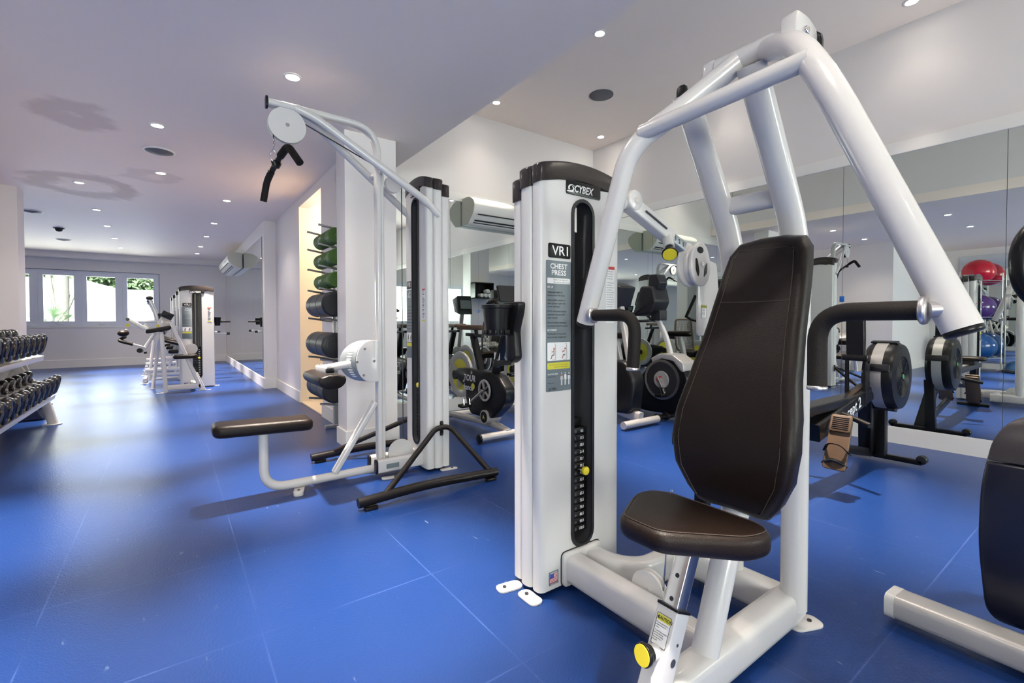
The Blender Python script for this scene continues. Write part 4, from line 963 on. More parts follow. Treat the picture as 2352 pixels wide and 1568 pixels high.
def put(proto, x, y, z, tilt, lab, grp):
    if proto.name not in used: used[proto.name] = 1; o = proto; o.location = (x, y, z); o['label'] = lab; o['group'] = grp
    else: o = dup(proto, (x, y, z), 0, lab, grp)
    o.rotation_euler = (0, tilt, 0)
tl_ = math.atan2(.08, .36)
for k in range(13):
    p = d1 if k < 9 else d3; R = .098 if k < 9 else .066
    put(p, -1.095, 6.14 - .206 * k, .705 + R + .012, tl_, 'black dumbbell on the upper tier, %s from the end near the white pier' % ordn[k], gu)
tl2 = math.atan2(.10, .415)
for k in range(13):
    put(d2, -1.0, 6.13 - .206 * k, .322 + .094 + .012, tl2, 'black dumbbell on the lower tier, %s from the end near the white pier' % ordn[k], gl)
SB = mat('navy_plastic', (.010, .014, .045), .4, bump=.1)
m = MB(); m.pad(rpoly([(-1.38, .01, 0), (-1.06, .01, 0), (-1.30, .52, 0), (-1.38, .52, 0)], .02), lambda u, v, w: V((u, 6.62 + w, v)), .34, SB, .01, 2)
for k in range(3): m.rbox((-1.10 - .06 * k, 6.79, .12 + .13 * k), (.12, .30, .018), SB, .004)
tag(m.build('step_stand', loc=(-1.2, 6.8, 0)), 'dark navy stepped plastic stand behind the far end of the dumbbell rack', 'stand')

# ------------------------------------------------------------------ mat rack behind the column
mr = thing('mat_rack', 'grey metal peg rack holding rolled mats between white column and doorway', 'rack', (1.22, 4.3, 0))
for y in (4.10, 4.50):
    m = MB(); m.bar([(1.235, y, .0), (1.235, y, 1.86)], .03, .04, ALU, r=.003); m.bar([(1.14, y, .02), (1.30, y, .02)], .04, .03, ALU, r=.003); m.build('rack_post', mr)
mz = [1.725, 1.545, 1.355, 1.145, .80, .42]; mrad = [.066, .066, .066, .105, .108, .105]
for z, r in zip(mz + [1.885], mrad + [.066]):
    for y in (4.10, 4.50):
        b_ = r + .030
        MB().tube([(1.225, y, z - b_ - .012), (1.00, y, z - b_ + .022)], .009, ALU, 0, 10).build('peg', mr)
nm_ = ['top', 'middle', 'bottom']
for k in range(3):
    x = 1.125; m = MB(); z = mz[k]
    m.lathe([(.012, 0), (.060, .0), (.066, .006), (.066, .10), (.0645, .103), (.0645, .107), (.066, .11), (.066, .50), (.060, .508), (.012, .508)], (x, 4.03, z), (0, 1, 0), GRN, 28)
    for q in range(3): ring(m, circ(.052 - .014 * q, 24), circ(.050 - .014 * q, 24), lambda u, v, w: V((x + u, 4.0295 - w, z + v)), .0008, BLK)
    ring(m, circ(.0668, 30), circ(.0655, 30), lambda u, v, w: V((x + u, 4.14 + w, z + v)), .006, BLK)
    for q, ch_ in enumerate('gym'): m.text(ch_, .05, (x - .0668, 4.36 - .03 * q, z - .01), (0, -1, 0), (0, 0, 1), WHT, 'L', .0, .2, .0004)
    tag(m.build('yoga_mat', loc=(x, 4.28, z)), 'rolled green exercise mat, %s of the three green rolls on the rack' % nm_[k], 'exercise mat', 'rolled green mats')
for k in range(3):
    x = 1.10; r = mrad[3 + k]; z = mz[3 + k]; m = MB()
    m.lathe([(.02, -.0), (.09, 0), (r, .012), (r, .19), (r - .003, .193), (r - .003, .199), (r, .202), (r, .42), (r - .003, .423), (r - .003, .429), (r, .432), (r, .56), (.09, .575), (.02, .575)], (x, 4.0, z), (0, 1, 0), URE if False else DRK, 32)
    for q in range(3): ring(m, circ(r * (.7 - .2 * q), 24), circ(r * (.68 - .2 * q), 24), lambda u, v, w: V((x + u, 3.9995 - w, z + v)), .0008, BLK)
    tag(m.build('foam_roll', loc=(x, 4.28, z)), 'thick black rolled mat, %s of the three black rolls on the rack' % nm_[k], 'exercise mat', 'thick black rolls')

# ------------------------------------------------------------------ air conditioners
ACM = mat('ac_plastic', (.70, .69, .66), .35, var=.02); ACS = mat('ac_side_plastic', (.42, .42, .36), .5, var=.03)
def aircon(name, label, T, L, box=(.26, .30)):
    t = thing(name, label, 'air conditioner', T.translation, group=None)
    dp, h = box
    prof = rpoly([(0, 0, 0), (0, h, 0), (-dp * .55, h, 0), (-dp, h * .78, 0), (-dp * .92, h * .38, 0), (-dp * .45, 0, 0)], [.005, .01, .05, .05, .05, .03], 5)
    m = MB(); m.T = T; m.loops([[V((0, p.x, p.y)) for p in prof], [V((L, p.x, p.y)) for p in prof]], ACM); b_ = m.build('housing', t)
    e = MB(); e.T = T; pr2 = [V((p.x * .985 - .001, p.y * .985 + h * .006)) for p in prof]
    e.loops([[V((-.006, p.x, p.y)) for p in pr2], [V((-.001, p.x, p.y)) for p in pr2]], ACS); e.build('side_panel', b_); e = MB(); e.T = T; e.loops([[V((L + .001, p.x, p.y)) for p in pr2], [V((L + .006, p.x, p.y)) for p in pr2]], ACS); e.build('side_panel', b_)
    v = MB(); v.T = T; a0, a1 = V((0, -dp * .93, h * .34)), V((0, -dp * .46, .0)); dd = (a1 - a0).normalized(); nn_ = V((0, dd.z, -dd.y))
    if nn_.z > 0: nn_ = -nn_
    for f0, f1, mm in ((.02, .12, INK), (.55, .68, INK), (.78, .86, INK)):
        p0, p1 = a0.lerp(a1, f0) + nn_ * .002, a0.lerp(a1, f1) + nn_ * .002
        v.add([p0 + V((.05, 0, 0)), p0 + V((L - .05, 0, 0)), p1 + V((L - .05, 0, 0)), p1 + V((.05, 0, 0))], [(0, 1, 2, 3)], mm)
    v.box((L * .55, -dp * .93, h * .56), (L * .72, -dp * .93 - .012, h * .60), WHT)
    v.build('air_vent', b_); return t
aircon('air_conditioner', 'white wall-mounted air conditioner on back wall mirror between the two weight towers', Matrix.Translation((2.66, 4.575, 2.075)), 1.02, (.27, .30))
aircon('air_conditioner', 'white air conditioner on the mirrored corridor wall near the far corner', Matrix.Translation((1.105, 12.1, 2.02)) @ Matrix(((0, 1, 0, 0), (-1, 0, 0, 0), (0, 0, 1, 0), (0, 0, 0, 1))) @ Matrix.Translation((0, 0, 0)), 1.9, (.25, .29))

# ------------------------------------------------------------------ ceiling fittings
SPK = mat('speaker_grille', (.12, .12, .13), .6, bump=.6, bscale=700)
for (x, y, z, r, lab) in ((3.671, 3.424, ZH, .125, 'round dark grey speaker grille in the raised ceiling at right'), (-.065, 5.151, ZL, .115, 'round white-rimmed ceiling speaker left of the pulldown bar'), (-1.50, 8.93, ZL, .11, 'round ceiling speaker beside the left white pier'), (-1.56, 11.67, ZL, .11, 'round ceiling speaker nearest to the window beam')):
    m = MB(); m.lathe([(r, 0), (r, -.006), (r * .9, -.010), (r * .88, -.006)], (x, y, z), (0, 0, 1), SPK if z == ZH else TRIM, 36); t = thing('ceiling_speaker', lab, 'ceiling speaker', (x, y, z), group='round ceiling speakers'); m.build('rim', t)
    g = MB(); g.lathe([(r * .9, -.006), (r * .85, -.010), (.001, -.014 if z == ZH else -.03)], (x, y, z), (0, 0, 1), SPK, 36); g.build('grille', t)
m = MB(); m.lathe([(.07, 0), (.07, -.012), (.05, -.02), (.035, -.05), (.001, -.062)], (-1.43, 10.3, ZL), (0, 0, 1), DRK, 24); tag(m.build('ceiling_sensor', loc=(-1.43, 10.3, ZL)), 'small dark cone-shaped ceiling sensor above the corridor', 'ceiling sensor')
STN = mat('ceiling_stain', (.36, .29, .28), .8, var=.25, vscale=8)

# ------------------------------------------------------------------ spin bikes
def spin_bike(label):
    t = thing('spin_bike', label, 'exercise bike', (2.3, 3.65, 0), group='black and yellow spin bikes')
    X_ = V((1, 0, 0)); Yv = V((0, -1, 0)); Zv = V((0, 0, 1))
    m = MB(); o_ = rpoly([(3.99, .545, 0), (3.77, .562, 0), (3.38, .555, 0), (3.26, .53, 0), (3.15, .43, 0), (3.16, .31, 0), (3.25, .23, 0), (3.36, .15, 0), (3.58, .14, 0), (3.72, .14, 0), (3.80, .26, 0), (3.80, .37, 0), (3.95, .43, 0), (4.03, .49, 0)], .035)
    m.pad(o_, lambda u, v, w: V((2.235 + w, u, v)), .11, BLK, .018, 4); body = m.build('drive_cover', t)
    l = MB(); ox = 2.2342
    # looking from -X the viewer's right is -Y
    for s_, dy, dz, sz in (('le', 3.70, .515, .045), ('TOUR', 3.825, .445, .085), ('de', 3.845, .425, .035), ('france', 3.83, .36, .075)):
        l.text(s_, sz, (ox, dy, dz), Yv, Zv, WHT, 'L', .015, .15, .0008, .9)
    l.mats; l.cyl((ox + .001, 3.665, .40), (ox - .0008, 3.665, .40), .03, YDK, 20)
    l.build('lettering', body)
    w = MB(); c = V((2.31, 4.02, .475))
    w.lathe([(.225, -.012), (.228, 0), (.225, .012), (.165, .014), (.15, .006), (.15, -.006), (.165, -.014)], c, (1, 0, 0), SLV, 40, ring=True)
    w.lathe([(.155, -.009), (.155, .009), (.03, .015), (.03, -.015)], c, (1, 0, 0), YDK, 32); w.cyl(c - V((.07, 0, 0)), c + V((.04, 0, 0)), .045, BLK, 22)
    for k in range(3): a_ = 2 * PI * k / 3 + .6; w.plate(rpoly([(.05, -.02, 0), (.13, -.035, 0), (.13, .035, 0), (.05, .02, 0)], .01), c + V((-.0165, 0, 0)), V((0, math.cos(a_), math.sin(a_))), V((0, math.sin(a_), -math.cos(a_))), .001, SLV)
    w.build('flywheel', t)
    g = MB(); cc_ = V((2.222, 3.45, .39)); g.lathe([(.095, -.006), (.098, 0), (.095, .006), (.078, .006), (.078, -.006)], cc_, (1, 0, 0), SLV, 36, ring=True)
    for k in range(5): a_ = 2 * PI * k / 5; g.bar([cc_ + V((0, .015 * math.cos(a_), .015 * math.sin(a_))), cc_ + V((0, .085 * math.cos(a_), .085 * math.sin(a_)))], .006, .022, SLV, r=.002, up=(1, 0, 0))
    g.bar([cc_ + V((-.02, 0, 0)), V((2.165, 3.60, .27))], .012, .028, SLV, r=.004, up=(1, 0, 0)); cr = g.build('crank', t)
    p = MB(); p.rbox((2.11, 3.605, .245), (.10, .075, .03), BLK, .008); p.tube([(2.08, 3.56, .26), (2.08, 3.57, .32), (2.14, 3.57, .32), (2.14, 3.56, .26)], .004, CHR, .01, 6); p.tube([(2.07, 3.64, .24), (2.15, 3.64, .24)], .012, CHR, 0, 8); p.build('pedal', cr)
    g = MB(); g.bar([V((2.36, 3.45, .39)), V((2.38, 3.30, .52))], .012, .028, SLV, r=.004, up=(1, 0, 0)); g.rbox((2.43, 3.30, .53), (.10, .075, .03), BLK, .008); g.build('crank', t)
    s = MB(); s.bar([(2.29, 3.60, .53), (2.29, 3.74, .86)], .045, .06, BLK, r=.008, up=(1, 0, 0)); s.bar([(2.29, 3.58, .865), (2.29, 3.86, .875)], .035, .03, BLK, r=.006)
    s.plate(rrect(.012, .26, .002), (2.2655, 3.665, .695), V((0, -.93, .0)), V((0, .39, .92)), .001, YDK); s.tube([(2.29, 3.68, .86), (2.29, 3.70, .92)], .018, BLK, 0, 10)
    sp_ = s.build('seat_post', t)
    sd_ = MB(); sd_.pad(rpoly([(-.09, 3.93, 0), (-.03, 3.62, 0), (0, 3.58, 0), (.03, 3.62, 0), (.09, 3.93, 0), (0, 3.96, 0)], .04), lambda u, v, w: V((2.29 + u, v, .915 + w + .25 * (v - 3.75) ** 2)), .045, WOODB, .015, 4); sd_.build('saddle', t)
    h = MB(); h.bar([(2.29, 3.38, .52), (2.29, 3.20, .95)], .05, .065, BLK, r=.01, up=(1, 0, 0)); h.tube([(2.29, 3.20, .93), (2.29, 3.24, 1.12)], .02, BLK, 0, 12)
    h.plate(rrect(.09, .06, .004), (2.262, 3.31, .70), V((0, -1, 0)), V((0, 0, 1)), .001, WHT); h.text('R S', .03, (2.2605, 3.33, .69), V((0, -1, 0)), V((0, 0, 1)), INK, 'L', .01)
    h.build('handlebar_post', t)
    hb = MB()
    for q in (-1, 1):
        hb.tube([(2.29, 3.24, 1.13), (2.29 + q * .18, 3.24, 1.14), (2.29 + q * .19, 3.10, 1.17), (2.29 + q * .19, 3.04, 1.10), (2.29 + q * .19, 3.13, 1.04)], .014, FOAM, [.03, .04, .04], 12)
        hb.tube([(2.29 + q * .05, 3.24, 1.13), (2.29 + q * .05, 3.02, 1.16)], .012, BLK, .02, 10)
    hb.build('handlebar', t)
    co_ = MB(); co_.pad(rrect(.22, .14, .02), lambda u, v, w: V((2.29 + u, 3.16 + w * .9 + v * .3, 1.23 + v)), .03, DRK, .006, 3); cn = co_.build('console', t)
    MB().plate(rrect(.12, .07, .006), (2.29, 3.200, 1.235), V((-1, 0, 0)), V((0, .28, .96)), .001, GRYD).build('screen', cn)
    b_ = MB(); b_.bar([(2.29, 4.17, .06), (2.29, 3.62, .085), (2.29, 3.36, .09), (2.29, 3.18, .06)], .065, .05, SLV, fr=.05, r=.015)
    b_.cyl((2.215, 3.45, .155), (2.36, 3.45, .155), .062, SLV, 24); b_.cyl((2.212, 3.45, .155), (2.216, 3.45, .155), .05, BLK, 24)
    b_.tube([(2.01, 3.19, .05), (2.58, 3.19, .05)], .030, SLV, 0, 16); b_.tube([(2.03, 4.18, .05), (2.55, 4.18, .05)], .030, SLV, 0, 16); bs = b_.build('base', t)
    lg = MB(); lg.text('A', .05, (2.2112, 3.468, .138), Yv, Zv, YDK, 'L', .02); lg.build('emblem', bs)
    for x in (2.005, 2.585): MB().cyl((x - .01, 3.19, .045), (x + .01, 3.19, .045), .040, BLK, 20, bev=.005).build('wheel_cap', bs)
    return t
sbk = spin_bike('black and yellow spin bike between the two weight towers, with white lettering')
dup(sbk, (3.02, 3.68, 0), label='second spin bike, hidden behind the chest press tower and seen in the mirrors')

# ------------------------------------------------------------------ upright bike
ub = thing('upright_bike', 'black upright exercise bike with silver-ringed crank disc in front of the right mirror', 'exercise bike', (4.15, 3.2, 0))
m = MB(); o_ = rpoly([(3.56, .10, 0), (3.36, .15, 0), (3.20, .42, 0), (3.08, .56, 0), (2.94, .64, 0), (2.80, .635, 0), (2.69, .56, 0), (2.635, .44, 0), (2.64, .28, 0), (2.73, .11, 0), (2.84, .06, 0), (3.1, .05, 0)], .05)
m.pad(o_, lambda u, v, w: V((4.04 + w, u, v)), .20, BLK, .02, 4); hs_ = m.build('drive_housing', ub)
m = MB(); m.lathe([(.205, -.004), (.205, .006), (.180, .006), (.180, -.004)], (4.034, 2.925, .402), (-1, 0, 0), ALU, 44, ring=True); m.lathe([(.09, 0), (.085, .014), (.0, .02)], (4.034, 2.925, .402), (-1, 0, 0), SLV, 32)
m.lathe([(.178, 0), (.178, .004), (.0, .004)], (4.036, 2.925, .402), (-1, 0, 0), INK, 36)
m.build('crank_disc', hs_)
m = MB(); m.pad(rpoly([(3.06, .615, 0), (2.94, .67, 0), (2.80, .665, 0), (2.68, .59, 0), (2.665, .50, 0), (2.70, .50, 0), (2.79, .60, 0), (2.93, .62, 0), (3.04, .57, 0)], .02), lambda u, v, w: V((4.03 + w, u, v)), .22, SLV, .01, 3); m.build('top_shroud', hs_)
m = MB(); m.bar([(4.005, 2.95, .43), (4.0, 2.86, .27)], .02, .034, ALU, r=.006, up=(1, 0, 0)); m.rbox((3.95, 2.87, .255), (.10, .085, .03), BLK, .008); m.tube([(3.92, 2.84, .27), (3.92, 2.87, .33), (3.98, 2.87, .33), (3.98, 2.92, .27)], .006, BLK, .02, 8); m.build('pedal_crank', ub)
m = MB(); m.text('C', .10, (4.012, 2.975, .37), V((0, -1, 0)), V((0, 0, 1)), RED, 'L', .03); m.plate(rrect(.05, .035, .006), (4.038, 3.185, .36), V((0, -1, 0)), V((0, 0, 1)), .002, RED); m.text('PRO 6.0', .03, (4.038, 3.26, .28), V((0, -1, 0)), V((0, 0, 1)), WHT, 'L', .01)
m.build('lettering', hs_)
m = MB(); m.bar([(4.14, 2.885, .62), (4.14, 2.94, .82), (4.14, 3.05, 1.02)], .05, .045, W, fr=.12, r=.014, up=(1, 0, 0)); m.build('mast', ub)
m = MB(); m.pad(rpoly([(3.30, 1.05, 0), (3.06, 1.08, 0), (3.0, 1.20, 0), (3.04, 1.36, 0), (3.19, 1.37, 0)], .03), lambda u, v, w: V((4.02 + w, u, v)), .26, DRK, .02, 3)
m.pad(rpoly([(3.14, 1.36, 0), (3.02, 1.32, 0), (2.985, 1.40, 0), (3.02, 1.49, 0), (3.13, 1.49, 0)], .02), lambda u, v, w: V((4.08 + w, u, v)), .14, DRK, .015, 3)
m.pad(rrect(.12, .11, .015), lambda u, v, w: V((4.08 + w, 3.04 + u, 1.06 + v)), .12, DRK, .01, 3); cn = m.build('console', ub)
MB().plate(rrect(.20, .15, .01), (4.15, 3.262, 1.24), V((-1, 0, 0)), V((0, -.32, .95)), .002, GRYD).build('screen', cn)
m = MB()
for q in (-1, 1):
    m.tube([(4.15, 3.08, 1.02), (4.15 + q * .12, 3.10, 1.0), (4.15 + q * .22, 3.28, 1.0), (4.15 + q * .24, 3.38, 1.06)], .014, BLK, .06, 12)
    m.tube([(4.15 + q * .24, 3.37, 1.05), (4.15 + q * .24, 3.24, 1.31)], .018, FOAM, 0, 12)
m.build('handlebar', ub)
m = MB(); m.bar([(4.14, 3.45, .12), (4.14, 3.62, .80)], .05, .06, SLV, r=.012, up=(1, 0, 0)); m.build('seat_post', ub)
MB().pad(rpoly([(-.13, 3.74, 0), (-.05, 3.48, 0), (0, 3.44, 0), (.05, 3.48, 0), (.13, 3.74, 0), (0, 3.78, 0)], .05), lambda u, v, w: V((4.14 + u, v, .80 + w)), .07, VIN, .025, 4).build('saddle', ub)
m = MB(); m.tube([(3.86, 2.86, .04), (4.42, 2.86, .04)], .028, BLK, 0, 16); m.tube([(3.90, 3.75, .04), (4.38, 3.75, .04)], .028, BLK, 0, 16); m.bar([(4.14, 3.75, .06), (4.14, 3.1, .07)], .09, .05, SLV, r=.015)
for x in (3.88, 4.02, 4.40): m.cyl((x - .02, 2.86, .042), (x + .02, 2.86, .042), .040, BLK, 20, bev=.006)
m.build('floor_base', ub)

# ------------------------------------------------------------------ recumbent bike
rb = thing('recumbent_bike', 'recumbent exercise bike with brown mesh backrest, mostly behind the chest press tower', 'exercise bike', (3.55, 3.4, 0))
m = MB(); m.pad(rpoly([(3.30, .10, 0), (3.25, .45, 0), (3.12, .62, 0), (2.92, .62, 0), (2.82, .45, 0), (2.86, .12, 0)], .06), lambda u, v, w: V((3.46 + w, u, v)), .18, BLK, .03, 4); m.bar([(3.55, 2.92, .55), (3.55, 3.05, 1.15)], .05, .06, SLV, r=.012, up=(1, 0, 0)); m.build('drive_housing', rb)
m = MB(); m.pad(rpoly([(3.16, 1.10, 0), (3.02, 1.14, 0), (2.955, 1.33, 0), (3.12, 1.385, 0)], .02), lambda u, v, w: V((3.43 + w, u, v)), .24, DRK, .015, 3); cn = m.build('console', rb)
MB().plate(rrect(.18, .13, .01), (3.55, 3.158, 1.25), V((-1, 0, 0)), V((0, -.14, .99)), .002, GRYD).build('screen', cn)
m = MB(); m.bar([(3.55, 2.80, .09), (3.55, 4.25, .30)], .10, .07, SLV, r=.02, up=(1, 0, 0)); m.tube([(3.30, 2.80, .05), (3.80, 2.80, .05)], .035, SLV, 0, 16); m.tube([(3.32, 4.22, .05), (3.78, 4.22, .05)], .035, SLV, 0, 16); m.bar([(3.55, 4.22, .05), (3.55, 4.2, .3)], .06, .06, SLV, r=.012)
m.build('base_frame', rb)
m = MB(); m.pad(rrect(.42, .40, .08), lambda u, v, w: V((3.55 + u, 3.72 + v, .50 + w)), .07, VIN, .025, 4); m.build('seat', rb)
MESH = bpy.data.materials.new('brown_seat_mesh'); MESH.use_nodes = True; nt_ = MESH.node_tree; tcn = nt_.nodes.new('ShaderNodeTexCoord'); wv = nt_.nodes.new('ShaderNodeTexNoise'); nt_.links.new(tcn.outputs['Object'], wv.inputs['Vector']); nt_.nodes['Principled BSDF'].inputs['Base Color'].default_value = (.07, .05, .035, 1)
rmp = nt_.nodes.new('ShaderNodeMapRange'); rmp.inputs[3].default_value = .4; rmp.inputs[4].default_value = .6; nt_.links.new(wv.outputs['Fac'], rmp.inputs[0]); nt_.links.new(rmp.outputs[0], nt_.nodes['Principled BSDF'].inputs['Roughness'])
m = MB()
def bkp(u, z): return V((3.55 + u, 3.93 + .10 * (z - .55) + .0 - .05 * (1 - (u / .22) ** 2), z))
for k in range(17):
    u = -.2 + .025 * k; m.sweep([bkp(u, .60 + .04 * j) for j in range(11)], rrect(.005, .003, .001, 1), MESH)
for j in range(26): z = .60 + .016 * j; m.sweep([bkp(-.2 + .04 * k, z) for k in range(11)], rrect(.003, .005, .001, 1), MESH, up=(0, 1, 0))
ms = m.build('mesh_backrest', rb)
m = MB(); m.tube([bkp(-.2, .58), bkp(-.215, .80), bkp(-.19, 1.02), bkp(.19, 1.02), bkp(.215, .80), bkp(.2, .58), bkp(-.2, .58)], .013, WOODB, .06, 10); m.build('backrest_rim', ms)
m = MB()
for q in (-1, 1): m.tube([(3.55 + q * .1, 3.8, .48), (3.55 + q * .27, 3.75, .50), (3.55 + q * .29, 3.50, .62)], .014, FOAM, .06, 10)
m.build('side_handle', rb)
MB().tube([(3.42, 3.62, .46), (3.36, 3.30, .50)], .012, RED, 0, 10).build('red_lever', rb)

# ------------------------------------------------------------------ rowing machine
rw = thing('rowing_machine', 'black rowing machine with large caged flywheel and brown footplates in front of mirror', 'rowing machine', (3.6, 1.13, 0))
RB = mat('rower_rail', (.05, .032, .02), .35, metal=.5, var=.1)
m = MB(); c = V((4.0, .975, .62)); R = .232
m.lathe([(R * .55, .175), (R * .93, .172), (R, .15), (R, .03), (R * .93, .004), (R * .6, 0), (R * .56, .012), (R * .10, .012), (R * .08, 0)], c, (0, 1, 0), BLK, 48); fwl = m.build('flywheel_cage', rw)
m = MB(); m.lathe([(R + .003, .060), (R + .003, .125), (R - .004, .125), (R - .004, .060)], c, (0, 1, 0), SLV, 48, ring=True); m.build('perforated_band', fwl)
m = MB()
for k in range(11): rr = R * (.14 + .038 * k); m.lathe([(rr, .006), (rr + .0035, .001), (rr + .007, .006), (rr + .0035, .010)], c, (0, 1, 0), DRK, 40, ring=True)
for k in range(4): a_ = PI / 4 + PI / 2 * k; m.bar([c + V((.02 * math.cos(a_), .002, .02 * math.sin(a_))), c + V((R * .56 * math.cos(a_), .002, R * .56 * math.sin(a_)))], .003, .006, DRK, r=.001)
m.build('vent_grille', fwl)
MB().cyl(c + V((0, -.004, 0)), c + V((0, .004, 0)), .016, GRNP, 20, bev=.002).build('green_hub', fwl)
m = MB()
for a_ in (.25, 1.75, 2.85, 4.4): pp_ = c + V((math.cos(a_) * (R + .004), .09, math.sin(a_) * (R + .004))); m.rbox(pp_, (.05, .15, .014), DRK, .005, Matrix.Rotation(-(a_ + PI / 2), 3, 'Y'))
m.build('cage_bracket', fwl)
m = MB(); m.bar([(3.68, 1.13, .30), (3.68, 1.13, .78)], .09, .035, BLK, r=.006) if False else None
for y in (1.09, 1.19): m.bar([(3.665, y, .44), (3.665, y, .74)], .018, .03, BLK, r=.004)
m.rbox((3.665, 1.14, .755), (.07, .145, .04), BLK, .008); m.bar([(3.665, 1.14, .77), (3.645, 1.14, 1.10)], .05, .10, BLK, r=.008, up=(0, 1, 0)); m.rbox((3.80, 1.10, .63), (.20, .012, .16), DRK, .004)
for dz in (-.05, .05): m.cyl((3.76, 1.092, .63 + dz), (3.76, 1.096, .63 + dz), .010, INK, 12)
m.build('monitor_post', rw)
m = MB(); m.bar([(3.80, 1.13, .495), (1.80, 1.20, .475)], .10, .055, BLK, r=.008); m.bar([(3.84, 1.13, .52), (2.95, 1.13, .36)], .09, .10, BLK, r=.01)
ra = m.build('monorail', rw); 
m = MB(); m.bar([(3.80, 1.13, .575), (3.05, 1.13, .415)], .03, .008, RB, r=.002); m.bar([(2.8, 1.164, .516), (1.84, 1.199, .506)], .045, .004, ALU, r=.001); m.build('rail_strip', ra)
m = MB(); dxr = V((.976, 0, .216)); m.text('concept 2', .095, V((3.20, 1.0785, .37)), dxr, V((-.216, 0, .976)), WHT, 'L', .015, .12); m.build('lettering', ra)
m = MB(); m.bar([(3.86, 1.14, .48), (4.08, 1.20, .04)], .07, .08, BLK, r=.01, up=(0, 1, 0)); m.bar([(4.13, 1.13, .48), (4.10, 1.12, .04)], .06, .07, BLK, r=.01, up=(0, 1, 0)); m.build('front_leg', rw)
m = MB(); m.bar([(4.10, .89, .035), (4.10, 1.40, .035)], .05, .035, BLK, r=.008)
for y in (.89, 1.39): m.cyl((4.075, y, .055), (4.125, y, .055), .030, DRK, 18, bev=.006)
m.bar([(4.08, 1.18, .045), (3.3, 1.16, .22)], .03, .06, BLK, r=.006); m.build('front_foot', rw)
m = MB(); m.bar([(1.97, 1.195, .46), (1.95, 1.195, .04)], .05, .06, BLK, r=.01, up=(0, 1, 0)); m.bar([(1.95, 1.06, .02), (1.95, 1.33, .02)], .05, .035, BLK, r=.008); m.build('rear_leg', rw)
for y in (1.025, 1.235):
    m = MB(); fo = V((2.98, y, .165)); du = V((.55, 0, .83)).normalized() if False else V((.42, 0, .90)).normalized()
    fl_ = rpoly([(-.058, 0, 0), (.058, 0, 0), (.052, .30, 0), (-.052, .30, 0)], .02)
    m.pad(fl_, lambda u, v, w: fo + V((0, 1, 0)) * u + du * v + V((-.90, 0, .42)) * w * .8, .018, WOODB, .004, 2)
    fp_ = m.build('footplate', rw)
    m = MB(); m.pad(rrect(.105, .10, .015), lambda u, v, w: fo + V((0, 1, 0)) * u + du * (.265 + v) + V((-.90, 0, .42)) * (w + .016), .012, WOODB, .004, 2)
    for k in range(7): m.bar([fo + V((0, -.04, 0)) + du * (.232 + .011 * k) + V((-.90, 0, .42)) * .029, fo + V((0, .04, 0)) + du * (.232 + .011 * k) + V((-.90, 0, .42)) * .029], .004, .004, DRK, r=.001)
    m.build('toe_rest', fp_)
    m = MB(); m.tube([fo + V((0, -.065, 0)) + du * .10, fo + V((-.06, -.03, .03)) + du * .13, fo + V((-.06, .03, .03)) + du * .13, fo + V((0, .065, 0)) + du * .10], .008, BLK, .03, 8, ry=.003)
    m.tube([fo + V((0, -.06, 0)) + du * .03, fo + V((-.03, 0, .02)) + du * .05, fo + V((0, .06, 0)) + du * .03], .010, DRK, .04, 8); m.build('foot_strap', fp_)
MB().tube([(3.22, .93, .398), (3.27, 1.06, .43), (3.29, 1.13, .44), (3.27, 1.22, .43), (3.22, 1.34, .398)], .016, BPNT, .08, 16).build('pull_handle', rw)
m = MB(); m.pad(rrect(.24, .30, .08), lambda u, v, w: V((2.35 + u, 1.18 + v, .555 + w)), .045, VIN, .02, 4); m.rbox((2.35, 1.18, .535), (.2, .14, .05), DRK, .01); m.build('sliding_seat', rw)

# ------------------------------------------------------------------ elliptical at the right edge
NAV = mat('dark_navy_plastic', (.008, .009, .022), .3, bump=.1, bscale=300); GRT = mat('grey_brown_plastic', (.045, .038, .042), .4, bump=.25, bscale=300)
el = thing('elliptical_trainer', 'dark rounded exercise machine housing with silver floor bar, cut by right edge of photo', 'exercise machine', (2.2, .1, 0))
m = MB(); o_ = rpoly([(.02, .045, 0), (-.012, .30, 0), (-.006, .50, 0), (.03, .64, 0), (.09, .70, 0), (.60, .72, 0), (.75, .4, 0), (.70, .045, 0)], .08, 8)
m.pad([(p.x, p.y) for p in o_ if True], lambda u, v, w: V((2.045 + u * .80, .315 - u * .62 - w * .60 + .0, v)) + V((-.8 * 0, 0, 0)), .22, NAV, .045, 6); hs2 = m.build('drive_housing', el); import bmesh
tc_ = bpy.data.objects.new('top_cover', hs2.data.copy()); COL.objects.link(tc_); tc_.parent = hs2
for ob_, up_, zc in ((hs2, False, .560), (tc_, True, .566)):
    bm_ = bmesh.new(); bm_.from_mesh(ob_.data); g_ = bm_.verts[:] + bm_.edges[:] + bm_.faces[:]
    r_ = bmesh.ops.bisect_plane(bm_, geom=g_, plane_co=(0, 0, zc), plane_no=(0, 0, 1), clear_outer=not up_, clear_inner=up_); ed_ = [e for e in r_['geom_cut'] if isinstance(e, bmesh.types.BMEdge)]; bmesh.ops.holes_fill(bm_, edges=ed_)
    bm_.to_mesh(ob_.data); bm_.free()
tc_.data.materials.clear(); tc_.data.materials.append(GRT)
m = MB(); bo = V((2.045, .318, 0)); ud = V((.80, -.62, 0)).normalized(); N_ = V((-.62, -.80, 0)).normalized()
m.plate([(p[0] + .115, p[1] + .628) for p in circ(.045, 28, .033)], V((2.045, .315, 0)) + V((-.6, -.8, 0)) * -.0, V((.79, -.613, 0)), V((0, 0, 1)), .004, WP); m.build('oval_badge', tc_)
m = MB(); m.bar([(1.935, .475, .062), (1.925, .20, .062), (1.90, -.30, .062)], .10, .075, SLV, r=.022); bb = m.build('floor_bar', el)
